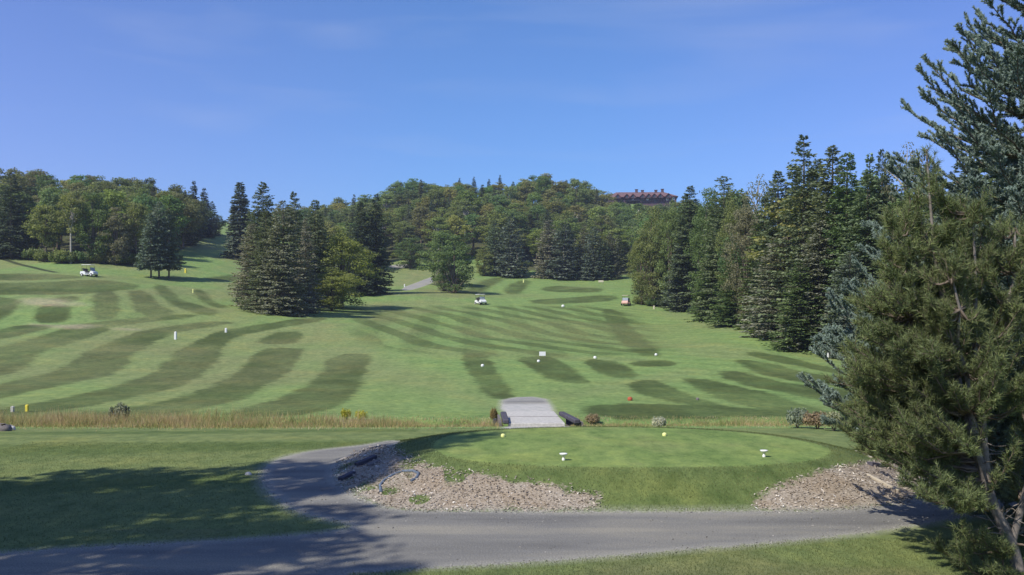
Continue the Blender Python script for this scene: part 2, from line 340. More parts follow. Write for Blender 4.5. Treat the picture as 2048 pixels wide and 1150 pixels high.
BANDS = [[(655,137,225),(664,112,205),(672,92,178),(685,40,140),(700,-20,84),(718,-70,62),(740,-120,32),(756,-170,-30)],
 [(630,345,395),(635,290,372),(642,215,312),(650,150,240),(656,120,200)], [(650,40,105),(658,10,90),(668,-25,45),(678,-60,8)],
 [(644,405,478),(652,345,425),(660,300,375),(668,268,335),(685,224,298),(700,188,274),(718,160,252),(740,124,234),(756,66,190),(770,0,110),(786,-80,40),(800,-160,-20)],
 [(636,615,655),(643,565,632),(651,512,590),(660,455,528),(670,424,478),(684,398,448),(700,362,438),(720,345,428),(740,326,410),(756,292,384),(770,246,350),(786,180,300),(800,112,228),(816,30,140),(830,-60,40)],
 [(664,556,602),(676,530,596),(688,512,580)], [(696,540,604),(704,520,598),(720,506,590),(740,484,575),(756,462,552),(770,434,526),(786,398,500),(800,345,462),(816,268,400),(832,180,330)],
 [(708,684,738),(716,668,735),(730,656,730),(750,644,722),(770,622,715),(786,600,704),(800,560,688),(816,505,648),(832,440,600)]]
DARK = [[(L_, y_) for y_, L_, R_ in B]+[(R_, y_) for y_, L_, R_ in reversed(B)] for B in BANDS]+[
 [(925,708),(968,705),(985,740),(1012,775),(1025,800),(980,792),(950,750)], [(1035,716),(1085,712),(1118,722),(1145,745),(1178,768),(1120,764),(1070,738)], [(1170,718),(1235,724),(1272,748),(1245,757),(1205,748)],
 [(1203,618),(1235,620),(1262,655),(1290,680),(1322,712),(1280,712),(1250,685),(1220,650)], [(1265,724),(1335,721),(1350,732),(1280,733)],
 [(1255,770),(1300,758),(1340,777),(1400,800),(1500,826),(1380,808),(1295,789)],
 [(1365,756),(1410,760),(1470,774),(1530,787),(1600,810),(1720,836),(1600,830),(1490,810),(1440,793),(1395,772)],
 [(1436,744),(1480,743),(1510,755),(1580,768),(1700,780),(1850,810),(1720,808),(1590,790),(1510,772),(1460,758)],
 [(1472,718),(1540,728),(1620,748),(1720,758),(1850,785),(1720,776),(1600,764),(1530,749),(1490,730)], [(1488,702),(1570,713),(1640,733),(1760,748),(1760,758),(1580,729),(1510,714)],
 [(1200,806),(1500,816),(1600,832),(1400,836),(1180,836)],
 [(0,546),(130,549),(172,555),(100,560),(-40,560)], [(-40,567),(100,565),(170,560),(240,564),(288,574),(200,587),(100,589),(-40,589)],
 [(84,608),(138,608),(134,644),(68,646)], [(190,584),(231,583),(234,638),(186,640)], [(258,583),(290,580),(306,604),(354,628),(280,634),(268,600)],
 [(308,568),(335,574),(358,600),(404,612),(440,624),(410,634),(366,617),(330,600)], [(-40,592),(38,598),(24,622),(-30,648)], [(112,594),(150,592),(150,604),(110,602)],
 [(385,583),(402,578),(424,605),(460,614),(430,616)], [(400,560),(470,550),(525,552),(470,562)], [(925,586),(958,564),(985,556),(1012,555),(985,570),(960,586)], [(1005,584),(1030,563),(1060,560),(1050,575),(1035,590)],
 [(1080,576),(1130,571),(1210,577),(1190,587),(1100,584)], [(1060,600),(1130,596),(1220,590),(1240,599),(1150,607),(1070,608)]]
SAND = [[(36,600),(60,595),(120,598),(182,609),(150,614),(60,611)], [(48,647),(110,650),(160,648),(208,651),(165,659),(118,657)], [(240,656),(280,658),(270,661),(235,659)]]
TAN = [[(560,700),(700,690),(760,700),(980,790),(1010,830),(900,795),(740,760),(600,715)], [(1090,710),(1300,716),(1300,726),(1090,718)], [(1180,770),(1380,735),(1400,745),(1230,785),(1090,800)],
       [(1310,690),(1500,690),(1560,715),(1420,720)], [(760,600),(960,604),(960,612),(740,614)], [(1230,612),(1420,630),(1600,690),(1500,672),(1330,628)], [(780,545),(840,550),(860,548),(820,570),(790,570)], [(1090,785),(1110,780),(1120,830),(1095,815)],
       [(100,700),(230,668),(250,690),(120,742),(60,760)], [(300,690),(420,680),(330,720),(240,770),(220,770)]]
SLOPE_LINE = [(-60, 505), (0, 517), (30, 526), (70, 536), (112, 545)]

# polar ground sheet, dense inside the view
ang = np.concatenate([np.linspace(-180, -60, 30, endpoint=False), np.linspace(-60, -33, 54, endpoint=False), np.linspace(-33, 33, 700), np.linspace(33, 60, 54)[1:], np.linspace(60, 180, 31)[1:-1]])
rad = np.concatenate([[.3, 1.5, 3, 4.5], np.geomspace(6, 10, 24, endpoint=False), np.geomspace(10, 30, 270, endpoint=False), np.geomspace(30, 420, 430, endpoint=False), np.geomspace(420, 2600, 50)])
A, RR = np.meshgrid(np.radians(ang), rad); GX = (RR*np.sin(A)); GY = RR*np.cos(A); GZ = h(GX, GY)
nr, na = GX.shape; x, y, z = GX.ravel(), GY.ravel(), GZ.ravel()
def cover(P, soft, box=3):
    P = np.asarray(P); lo, hi = P.min(0)-box, P.max(0)+box; s = (x > lo[0]) & (x < hi[0]) & (y > lo[1]) & (y < hi[1])
    o = np.zeros(x.shape); o[s] = smooth01(sdf_poly(P, x[s], y[s])/soft*.5+.5); return o
wxn = x+vnoise(x, y, 2.5, 41)*.4+vnoise(x, y, .35, 42)*.45; wyn = y+vnoise(x, y, 3, 43)*.6+vnoise(x, y, .6, 44)*.6
def coverw(P, soft, box=4, grow=.3):
    P = np.asarray(P); lo, hi = P.min(0)-box, P.max(0)+box; s = (x > lo[0]) & (x < hi[0]) & (y > lo[1]) & (y < hi[1])
    o = np.zeros(x.shape); o[s] = smooth01((sdf_poly(P, wxn[s], wyn[s])+grow)/soft*.5+.5); return np.clip(o*(.9+.35*vnoise(x, y, 4, 45)+.35*vnoise(x, y*.5, .9, 47)), 0, 1)
def sd(Ps, box=4):
    o = np.full(x.shape, -3.0)
    for P in Ps:
        P = np.asarray(P); lo, hi = P.min(0)-box, P.max(0)+box; s = (x > lo[0]) & (x < hi[0]) & (y > lo[1]) & (y < hi[1]); o[s] = np.maximum(o[s], sdf_poly(P, x[s], y[s]))
    return np.clip(o, -3, 3)
G_LIGHT = np.array((.172, .258, .078)); G_DARK = np.array((.062, .086, .022))
col = np.tile(G_LIGHT, (len(x), 1)); dist = np.hypot(x, y)
def blend(c_, f): 
    global col; col = col*(1-f[:, None])+np.array(c_)*f[:, None]
for P in TAN: blend((.200, .220, .092), cover(gpoly(P, 28, 330), 2.5)*.5)
sw0 = smooth01((dist-36)/6)*smooth01((330-dist)/40)
blend((.200, .215, .088), sw0*np.clip(vnoise(x, y*.5, 6, 64)*1.8+.15, 0, .65)*smooth01((-x+4)/22)); blend((.185, .240, .078), sw0*np.clip(vnoise(x, y*.5, 7, 63)*1.6, 0, .4))
MOW = gpoly([(700, 640), (730, 615), (960, 612), (1240, 612), (1300, 660), (1330, 705), (1180, 712), (1000, 712), (880, 706), (740, 690)], 60, 330, 1)
q0, q1, q2 = ray(800, 650, 60), ray(940, 688, 60), ray(800, 678, 60); e1 = (q1-q0)[:2]; e1 /= np.hypot(*e1); nn = np.array((-e1[1], e1[0])); per = abs((q2-q0)[:2]@nn)
ph = ((x-q0[0])*nn[0]+(y-q0[1])*nn[1])/per*2*math.pi+vnoise(x, y, 9, 46)*2; blend(G_DARK, coverw(MOW, 2.5)*smooth01(np.sin(ph)*1.6+.5)*.70)
c0, c1_, c2_ = ray(945, 640, 60), ray(962, 708, 60), ray(1030, 640, 60); ec = (c1_-c0)[:2]; ec /= np.hypot(*ec); nc_ = np.array((-ec[1], ec[0])); pc_ = abs((c2_-c0)[:2]@nc_)
blend(G_DARK, coverw(MOW, 2.5)*smooth01(np.sin(((x-c0[0])*nc_[0]+(y-c0[1])*nc_[1])/pc_*2*math.pi+1.57)*1.6+.4)*.36)
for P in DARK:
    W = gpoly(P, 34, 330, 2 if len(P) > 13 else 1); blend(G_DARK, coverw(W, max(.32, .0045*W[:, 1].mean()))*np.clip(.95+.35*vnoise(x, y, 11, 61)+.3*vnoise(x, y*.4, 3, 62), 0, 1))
# green strip by the stream and patchy hillside
blend(G_DARK*1.1, smooth01(1-np.abs(y-37)/3)*.5*smooth01(vnoise(x, y, 6, 9)*2+.7))
blend((.190, .205, .080), np.clip(vnoise(x, y, 16, 11)*1.6-.1, 0, .35)*smooth01((dist-45)/20))
sw = smooth01((dist-36)/6)*smooth01((330-dist)/40); ray_ = ray(300, 740, 36)[:2]; ry2 = ray(450, 690, 36)[:2]; fd = (ry2-ray_)/np.hypot(*(ry2-ray_)); across = (x-ray_[0])*-fd[1]+(y-ray_[1])*fd[0]
blend(G_DARK*1.15, sw*(x < 5)*smooth01(np.sin(across*2.6+vnoise(x, y, 12, 48)*4)*1.5+.2)*.08)
fd2 = np.array((.75, -.66)); across = (x)*-fd2[1]+y*fd2[0]; blend(G_DARK*1.2, sw*smooth01((x+2)/10)*smooth01(np.sin(across*1.7+vnoise(x, y, 12, 49)*4)*1.5+.2)*.18)
blend((.205, .200, .090), sw*np.clip(vnoise(x, y*.5, 5, 50)*1.2, 0, .22)*smooth01((-x+4)/22))
for P in SAND: blend((.36, .31, .20), coverw(gpoly(P, 60, 330), 1.4, grow=0)*.6)
near = (y < 30) & (dist < 40)
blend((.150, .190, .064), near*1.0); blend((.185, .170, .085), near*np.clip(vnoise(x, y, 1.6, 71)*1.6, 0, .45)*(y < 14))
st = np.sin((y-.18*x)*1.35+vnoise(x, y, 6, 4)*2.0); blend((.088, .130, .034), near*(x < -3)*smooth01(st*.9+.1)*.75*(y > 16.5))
tt = np.zeros(len(x)); s_ = (x > -6) & (x < 11) & (y > 13) & (y < 28); tsd = sdf_poly(TEE_TOP, x[s_], y[s_]); tt[s_] = smooth01(tsd/.25+.5); blend((.172, .238, .068), tt); blend((.190, .220, .080), tt*np.clip(vnoise(x, y, 1.1, 51)*1.3+vnoise(x, y, .35, 52)*.6-.1, 0, .5)); blend((.110, .18, .045), tt*smooth01(np.sin(x*4.2+y*.5)*1.5)*.28)
rg = np.zeros(len(x)); rg[s_] = smooth01((sdf_poly(TEE_FOOT, x[s_], y[s_]))/.3+.5)*(1-tt[s_]); blend((.108, .148, .046), rg*.9)
# forest floor under the woods
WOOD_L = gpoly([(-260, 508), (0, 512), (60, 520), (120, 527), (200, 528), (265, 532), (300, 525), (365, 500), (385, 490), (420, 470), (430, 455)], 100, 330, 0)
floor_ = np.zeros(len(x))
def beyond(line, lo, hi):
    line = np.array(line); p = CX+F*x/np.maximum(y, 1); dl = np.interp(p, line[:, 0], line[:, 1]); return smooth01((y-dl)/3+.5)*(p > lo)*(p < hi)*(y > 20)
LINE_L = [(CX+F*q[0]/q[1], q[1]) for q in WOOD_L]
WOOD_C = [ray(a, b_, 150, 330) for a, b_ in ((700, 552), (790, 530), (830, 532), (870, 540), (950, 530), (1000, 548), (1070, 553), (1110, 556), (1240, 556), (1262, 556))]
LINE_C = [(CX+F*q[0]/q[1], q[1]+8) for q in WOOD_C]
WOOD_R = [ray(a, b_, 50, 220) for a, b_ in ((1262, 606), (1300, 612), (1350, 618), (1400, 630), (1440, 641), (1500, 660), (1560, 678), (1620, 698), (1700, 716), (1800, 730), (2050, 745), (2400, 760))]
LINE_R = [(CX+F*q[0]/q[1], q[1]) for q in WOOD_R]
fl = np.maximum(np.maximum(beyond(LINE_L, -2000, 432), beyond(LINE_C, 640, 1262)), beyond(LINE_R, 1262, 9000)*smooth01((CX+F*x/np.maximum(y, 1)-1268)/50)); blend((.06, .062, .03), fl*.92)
# narrow dark line painted across the left slope
DL = np.array([ray(a, b_, 100, 330)[:2] for a, b_ in SLOPE_LINE]); dd = np.full(x.shape, 1e9)
for a, b_ in zip(DL[:-1], DL[1:]):
    e = b_-a; tq = np.clip(((x-a[0])*e[0]+(y-a[1])*e[1])/(e@e), 0, 1); dd = np.minimum(dd, np.hypot(x-a[0]-e[0]*tq, y-a[1]-e[1]*tq))
blend((.03, .04, .018), smooth01(1.5-dd/.55)*.95)
blend((.06, .08, .03), smooth01(1-np.abs(y-(x*.03+33.6))/1.6)*.8)
sp = sd([ROAD, APPR, APP2, UPATH, UPATH2]); pale = smooth01((y-27)/2)*smooth01((44.5-y)/2)*.85+smooth01((y-44)/2)*.35; sc_ = sd([CHIP1, CHIP2]); sc_ = sc_-smooth01((vnoise(x, y, .55, 31)-.06)/.08)*(x < 1.5)*(y < 20)*.9*smooth01(vnoise(x, y, 2.2, 33)*2+.6)
V = np.stack([x, y, z], 1); ii = np.arange(nr-1)[:, None]*na+np.arange(na)[None]; jn = (np.arange(na)+1) % na
Q = np.stack([ii, np.arange(nr-1)[:, None]*na+jn[None], (np.arange(nr-1)[:, None]+1)*na+jn[None], ii+na], -1).reshape(-1, 4)[:, ::-1]
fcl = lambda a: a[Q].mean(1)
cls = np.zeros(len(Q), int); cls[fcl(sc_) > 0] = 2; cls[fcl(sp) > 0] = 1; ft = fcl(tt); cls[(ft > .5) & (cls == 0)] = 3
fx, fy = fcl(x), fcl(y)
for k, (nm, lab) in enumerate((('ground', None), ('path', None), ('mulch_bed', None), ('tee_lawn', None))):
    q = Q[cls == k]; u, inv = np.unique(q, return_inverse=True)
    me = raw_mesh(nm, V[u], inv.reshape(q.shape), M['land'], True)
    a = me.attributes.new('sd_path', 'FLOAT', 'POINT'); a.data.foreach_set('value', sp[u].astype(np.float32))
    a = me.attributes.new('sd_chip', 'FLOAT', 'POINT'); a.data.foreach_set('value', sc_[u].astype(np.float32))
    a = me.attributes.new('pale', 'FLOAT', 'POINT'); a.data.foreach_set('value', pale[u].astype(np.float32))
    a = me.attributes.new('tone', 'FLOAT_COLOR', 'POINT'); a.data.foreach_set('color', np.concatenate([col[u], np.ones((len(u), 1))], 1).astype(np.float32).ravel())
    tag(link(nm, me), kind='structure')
wx = np.linspace(-60, 60, 60); wv = np.array([(a, a*.03+33.6+math.sin(a*.22)*.35+s*1.0, -1.12) for a in wx for s in (-1, 1)])
tag(link('water', raw_mesh('water', wv, np.array([(2*i, 2*i+2, 2*i+3, 2*i+1) for i in range(59)]), M['water'])), kind='structure')

# ------------------------------------------------------------------ foliage generators
def nrm(a): return a/np.maximum(np.linalg.norm(a, axis=-1, keepdims=True), 1e-9)
def blades(C, D, S, Ln, W, mid=.45):
    n = len(C); Ln = np.broadcast_to(Ln, (n,))[:, None]; W = np.broadcast_to(W, (n,))[:, None]
    V = np.stack([C, C+D*Ln*mid+S*W, C+D*Ln, C+D*Ln*mid-S*W], 1).reshape(-1, 3); return V, np.arange(4*n).reshape(n, 4)
def tris(C, D, S, Ln, W):
    n = len(C); Ln = np.broadcast_to(Ln, (n,))[:, None]; W = np.broadcast_to(W, (n,))[:, None]
    V = np.stack([C-S*W, C+S*W, C+D*Ln], 1).reshape(-1, 3); return V, np.arange(3*n).reshape(n, 3)
def rsph(n, r_): return nrm(r_.normal(size=(n, 3)))
def spruce(seed, H=16., Rm=3.3, base=.05, nwh=46, nb=10, K=34, bl=.50, bw=.17, droop=.32, power=.8, gap=.12, ragged=.2, trunk='bark'):
    r_ = np.random.default_rng(seed); C = []; D = []; S = []; LL = []
    for i in range(nwh):
        t_ = i/(nwh-1); z0_ = H*(base+(1-base)*t_**1.08*.985)
        Rz = Rm*(1-t_)**power*(1+r_.normal()*.10)+.22
        if t_ < .08: Rz *= .82+t_*2.2
        for j in range(nb if t_ < .85 else 5):
            if r_.random() < gap: continue
            az = r_.uniform(0, 2*math.pi); Lb = Rz*(1-ragged*r_.random()**1.5)*(1+.12*(r_.random() < .1)); n = max(5, int(K*(.35+.65*Lb/Rm)))
            s_ = r_.random(n)**.8; zb = z0_+r_.normal()*H*.006
            rd = np.array((math.cos(az), math.sin(az), 0)); sd_ = np.array((-math.sin(az), math.cos(az), 0))
            asc = .40*(t_-.35); dr = droop*(1-t_*.8)
            lat = (r_.random(n)*2-1)*(.36*Lb*(1-s_)+.10); zz = zb+Lb*(asc*s_-dr*s_+dr*.55*s_**2.5)+r_.normal(size=n)*.05-np.abs(lat)*.18
            p = rd*(Lb*s_)[:, None]+sd_*lat[:, None]; p[:, 2] = zz
            a = np.sign(lat)*r_.uniform(.25, .95, n); d = rd*np.cos(a)[:, None]+sd_*np.sin(a)[:, None]; d[:, 2] = r_.uniform(-.55, .15, n)+asc*.5
            C.append(p); D.append(nrm(d)); LL.append(np.full(n, bl)*r_.uniform(.7, 1.25, n)*(1-.35*t_))
    C = np.concatenate(C); D = np.concatenate(D); LL = np.concatenate(LL); up = nrm(np.array((0, 0, 1.))+r_.normal(size=C.shape)*.55); S = nrm(np.cross(D, up))
    V, Q = blades(C, D, S, LL, LL*bw/.5, .4)
    # leader
    me = raw_mesh('crown', V, Q, M['needle'])
    tr = MB(); tr.tube([(0, 0, -.4), (0, 0, H*.4), (0, 0, H*.97)], [H*.016, H*.011, .03], 7)
    for _ in range(26):
        a = r_.uniform(0, 6.28); zz = H*r_.uniform(max(base, .06), .6); l = Rm*(1-zz/H)*.7; tr.tube([(0, 0, zz), (math.cos(a)*l, math.sin(a)*l, zz-l*.18)], [.05, .015], 4, False)
    return me, tr.mesh('trunk', M[trunk]), H, Rm
def broad(seed, H=14., Rm=3.9, crown0=.22, nc=64, nl=95, ls=.34, cr=1.15, trunk='bark', fill=1., tall=1., lean=0):
    r_ = np.random.default_rng(seed); zc = H*(1+crown0)/2; hz_ = H*(1-crown0)/2
    u = rsph(nc, r_); rr = r_.uniform(.35, 1, nc)**.6; low = 1-.1*np.clip(-u[:, 2], 0, 1)
    cc = u*rr[:, None]*np.array([Rm-cr*.7, Rm-cr*.7, hz_-cr*.55])*np.stack([low*(1+.15*r_.normal(size=nc))]*2+[np.ones(nc)], 1); cc[:, 2] += zc
    wz = 1-.45*np.clip((cc[:, 2]-zc)/hz_, 0, 1)**2*1; cc[:, :2] *= wz[:, None]
    rad_ = cr*r_.uniform(.6, 1.2, nc); C = []; Nn = []
    for i in range(nc):
        n = int(nl*fill*(rad_[i]/cr)**1.5); d = rsph(n, r_); d[:, 2] = d[:, 2]*.8+.12; q = r_.uniform(.55, 1.08, n)
        C.append(cc[i]+d*(rad_[i]*q)[:, None]*np.array([1, 1, .75])); Nn.append(nrm(nrm(d)+r_.normal(size=(n, 3))*.55+np.array((0, 0, .25))))
    C = np.concatenate(C); Nn = np.concatenate(Nn); D = nrm(np.cross(Nn, rsph(len(C), r_))); S = np.cross(Nn, D); sz = ls*r_.uniform(.65, 1.3, len(C))
    V, Q = blades(C, D, S, sz, sz*.42, .5); me = raw_mesh('crown', V, Q, M['leaf'])
    tr = MB(); fork = H*crown0*1.15; tr.tube([(0, 0, -.4), (r_.normal()*.08, r_.normal()*.08, fork), (r_.normal()*.25, r_.normal()*.25, H*.62), (0, 0, H*.86)], [H*.014, H*.011, H*.007, .03], 7)
    for i in r_.permutation(nc)[:22]:
        e = cc[i]; z_ = min(fork+r_.random()*H*.3, e[2]*.9); m_ = (e[0]*.45, e[1]*.45, z_*.45+e[2]*.55); tr.tube([(0, 0, z_), m_, tuple(e)], [.10, .065, .02], 5, False)
    return me, tr.mesh('trunk', M[trunk]), H, Rm
PR = {}
PR['spruce'] = [spruce(1), spruce(2, power=.7, ragged=.32, nb=7), spruce(3, Rm=2.9, gap=.2, ragged=.35)]
PR['narrow'] = [spruce(11, Rm=2.2, power=.65, nwh=52), spruce(12, Rm=2.4, power=.6, ragged=.4, gap=.25)]
PR['fir'] = [spruce(21, Rm=3.6, power=.62, nwh=46, nb=9, K=28, droop=.22, ragged=.15, gap=.06), spruce(22, Rm=3.8, power=.55, nwh=46, nb=9, K=28, droop=.3, ragged=.25, gap=.08)]
PR['stilt'] = [spruce(31, H=13, Rm=3.0, base=.17, power=.55, nwh=34, nb=8, droop=.2, ragged=.2)]
PR['big'] = [spruce(41, H=20, Rm=4.0, base=.03, nwh=70, nb=9, K=60, bl=.42, bw=.14, power=.58, ragged=.28, gap=.1, droop=.35), spruce(42, H=20, Rm=4.2, base=.03, nwh=66, nb=9, K=60, bl=.42, bw=.14, power=.5, ragged=.4, gap=.17, droop=.28), spruce(43, H=20, Rm=3.4, base=.03, nwh=70, nb=9, K=56, bl=.40, bw=.14, power=.62, ragged=.38, gap=.16, droop=.24), spruce(44, H=20, Rm=4.4, base=.02, nwh=58, nb=9, K=64, bl=.44, bw=.13, power=.66, ragged=.45, gap=.22, droop=.42), spruce(45, H=20, Rm=3.8, base=.04, nwh=64, nb=9, K=60, bl=.38, bw=.14, power=.45, ragged=.35, gap=.14, droop=.15)]
PR['broad'] = [broad(51, nc=110, cr=.85, nl=62, ls=.32), broad(52, Rm=3.2, crown0=.1, nc=110, cr=.8, nl=62, ls=.3), broad(53, H=13, Rm=4.0, nc=120, cr=.9, nl=62, ls=.32), broad(54, Rm=2.8, crown0=.2, cr=.7, nc=100, nl=60, ls=.28), broad(55, Rm=3.4, crown0=.15, nc=105, cr=.95, nl=60, ls=.3), broad(56, H=15, Rm=2.9, crown0=.2, nc=90, cr=.75, nl=60, ls=.3)]
PR['birch'] = [broad(61, H=15, Rm=2.9, crown0=.32, nc=46, cr=.9, trunk='pale_bark', nl=80, ls=.3), broad(62, H=15, Rm=2.6, crown0=.4, nc=40, cr=.85, trunk='pale_bark', nl=80, ls=.3)]
PR['thin'] = [broad(71, H=16, Rm=2.8, crown0=.5, nc=60, cr=.7, trunk='pale_bark', nl=34, ls=.22, fill=.8)]
PR['bushy'] = [broad(81, H=12, Rm=4.0, crown0=-.08, nc=90, nl=110, ls=.26, cr=1.05), broad(82, H=12, Rm=3.4, crown0=-.05, nc=90, nl=110, ls=.24, cr=.9), broad(83, H=12, Rm=3.0, crown0=-.08, nc=100, nl=90, ls=.24, cr=.75)]
PR['fine'] = [broad(91, H=16, Rm=4.0, crown0=-.06, nc=150, nl=130, ls=.2, cr=1.0), broad(92, H=16, Rm=3.6, crown0=.0, nc=130, nl=130, ls=.2, cr=1.0)]
T_SPR = (.165, .205, .108); T_BLU = (.165, .210, .155); T_DRK = (.082, .115, .064); T_GRY = (.270, .275, .195)
T_OLV = (.220, .245, .084); T_GRN = (.138, .195, .070); T_YEL = (.265, .300, .090); T_LGR = (.180, .245, .084); T_BRN = (.205, .200, .120); T_BRO = (.205, .225, .092)
def hsv_j(c_, k=.12):
    b_ = 1+random.uniform(-k, k)*1.3; return (c_[0]*b_*(1+random.uniform(-k, k)), c_[1]*b_*(1+random.uniform(-k, k)*.5), c_[2]*b_*(1+random.uniform(-k, k)), 1)
def tree(kind, p, H, width, tint, name, label, cat='tree', group=None, idx=None, rz=None, jit=.06):
    ps = PR[kind]; me, tm, H0, R0 = ps[random.randrange(len(ps)) if idx is None else idx % len(ps)]
    sx = width/2/R0; t_ = thing(name, (p[0], p[1], p[2]-.05), label, cat, group, rz=random.uniform(0, 6.28) if rz is None else rz, scale=(sx, sx, H/H0))
    c_ = link('crown', me, t_); c_.color = hsv_j(tint, jit); link('trunk', tm, t_); return t_
def ptree(kind, px, py, top, wpx, tint, name, label, dmin=60, dmax=420, **k):
    """tree by the pixel of its foot, the row of its top and its width in photo pixels"""
    p = ray(px, py, dmin, dmax); d = p[1]; return tree(kind, p, (py-top)/F*d, wpx/F*d, tint, name, label, **k)
GS = 'spruces in the clump on the left fairway'
ptree('narrow', 480, 520, 363, 62, T_BLU, 'spruce_tree', 'tall slim blue-green spruce at the left rear of the fairway clump, clear against sky', idx=0, dmin=150)
ptree('big', 526, 606, 362, 112, T_SPR, 'spruce_tree', 'tallest dark green spruce of the left fairway clump', idx=0)
ptree('big', 566, 630, 400, 128, T_GRY, 'spruce_tree', 'broad greyish spruce with brown dead patches at the front of the left fairway clump', idx=1)
ptree('big', 506, 618, 446, 104, T_GRY, 'spruce_tree', 'shorter grey-green spruce at the left edge of the fairway clump, branches down to the grass', idx=1)
ptree('big', 532, 626, 420, 96, T_SPR, 'spruce_tree', 'green spruce in front left of the broad greyish one in the fairway clump', idx=4)
ptree('big', 612, 626, 436, 78, T_GRY, 'spruce_tree', 'short grey spruce touching the low yellow-green young tree', idx=3)
ptree('big', 588, 618, 383, 90, T_SPR, 'spruce_tree', 'pointed green spruce right behind the broad greyish one in the fairway clump', idx=2)
ptree('big', 630, 614, 398, 96, T_SPR, 'spruce_tree', 'dark spruce just left of the yellow-green birch in the fairway clump', idx=0)
ptree('fine', 684, 616, 450, 150, T_YEL, 'birch_tree', 'yellow-green broadleaf tree in the middle of the fairway clump', idx=0)
ptree('fine', 662, 622, 528, 100, T_YEL, 'broadleaf_sapling', 'low yellow-green young tree in front of the taller yellow-green one', idx=1)
ptree('big', 752, 588, 388, 78, T_DRK, 'spruce_tree', 'nearly black spruce at the right end of the fairway clump', idx=2)
ptree('big', 722, 590, 402, 84, T_DRK, 'spruce_tree', 'dark spruce behind the yellow-green tree, next to the nearly black one', idx=0)
ptree('fir', 700, 582, 432, 80, T_SPR, 'spruce_tree', 'mid green spruce mostly hidden behind the yellow-green tree', idx=0)
for k, px_ in enumerate((302, 318, 338)):
    ptree('stilt', px_, 556, (425, 402, 418)[k], (56, 58, 56)[k], (T_BLU, T_BLU, T_SPR)[k], 'spruce_tree', ('leftmost of the three bare-trunked spruces on the left fairway', 'middle and tallest of the three bare-trunked spruces on the left fairway', 'rightmost of the three bare-trunked spruces on the left fairway')[k], group='three bare-trunked spruces')
ptree('bushy', 884, 572, 455, 100, T_LGR, 'broadleaf_tree', 'bright green leafy tree beside the grey path in mid fairway', idx=1)
ptree('bushy', 908, 586, 466, 96, T_GRN, 'broadleaf_tree', 'dark leafy tree leaning right in front of the bright green one in mid fairway', idx=2)
ptree('bushy', 888, 582, 515, 46, T_GRY, 'broadleaf_tree', 'low grey-green bushy tree at the foot of the dark leafy one in mid fairway', idx=0)
ptree('bushy', 822, 537, 470, 76, T_GRN, 'broadleaf_tree', 'squat dark leafy tree beyond the fairway clump, by the pale path', idx=1, dmin=150)
ptree('bushy', 968, 552, 490, 46, T_OLV, 'broadleaf_tree', 'small olive bushy tree at the left foot of the far spruce row', idx=2, dmin=150)
for px_, py_, tp, wd, ti, nm, lb in ((990, 550, 440, 62, T_SPR, 'spruce_tree', 'leftmost spruce of the row at the far end of the fairway'),
        (1022, 554, 432, 76, T_BLU, 'spruce_tree', 'bluish spruce second from the left in the row at the far end of the fairway'),
        (1098, 556, 440, 72, T_GRY, 'spruce_tree', 'grey-green spruce right of the gap in the row at the far fairway end'),
        (1130, 558, 444, 84, T_BLU, 'spruce_tree', 'broadest bluish spruce of the row at the far end of the fairway'),
        (1168, 556, 448, 46, T_BRN, 'spruce_tree', 'brownish thinning spruce between two green ones in the far row'),
        (1186, 559, 452, 66, T_BLU, 'spruce_tree', 'short full spruce right of the brownish one in the far row'),
        (1222, 557, 462, 52, T_BRN, 'spruce_tree', 'brown-grey spruce at the right end of the far row'),
        (1206, 559, 476, 54, T_SPR, 'spruce_tree', 'low green spruce before the brown-grey one at the right end of the far row')):
    ptree('fir', px_, py_, tp, wd, ti, nm, lb, dmin=180)
# left wood: front row
for px_, py_, tp, wd, kd, ti, lb in ((22, 517, 345, 88, 'fir', T_DRK, 'very dark spruce at the left edge of the photo, front of the left wood'),
        (-40, 512, 350, 100, 'fir', T_DRK, 'dark spruce just outside the left edge of the wood'),
        (92, 524, 398, 82, 'broad', T_OLV, 'broadleaf tree with yellow-green crown right of the very dark left spruce'),
        (142, 527, 372, 62, 'birch', T_OLV, 'tall pale-trunked tree in the front of the left wood, left of the cart'),
        (188, 526, 372, 86, 'bushy', T_GRN, 'wide dark green broadleaf tree right above the left golf cart'),
        (232, 530, 410, 74, 'bushy', T_BRN, 'purple-brown leaved tree between the left cart and the three-trunk spruces'),
        (272, 530, 395, 66, 'broad', T_OLV, 'olive broadleaf tree behind the left side of the three bare-trunked spruces'),
        (388, 478, 362, 46, 'spruce', T_DRK, 'pointed dark spruce rising above the right end of the left wood'),
        (366, 490, 388, 62, 'fir', T_DRK, 'broad dark spruce at the right end of the left wood'),
        (408, 474, 376, 48, 'spruce', T_DRK, 'dark spruce second from the right end of the left wood'),
        (424, 470, 402, 36, 'fir', T_DRK, 'last dark conifer at the right end of the left wood, beside the sky gap')):
    ptree(kd, px_, py_, tp, wd, ti, 'spruce_tree' if kd in ('fir', 'spruce') else 'broadleaf_tree', lb, dmin=130)
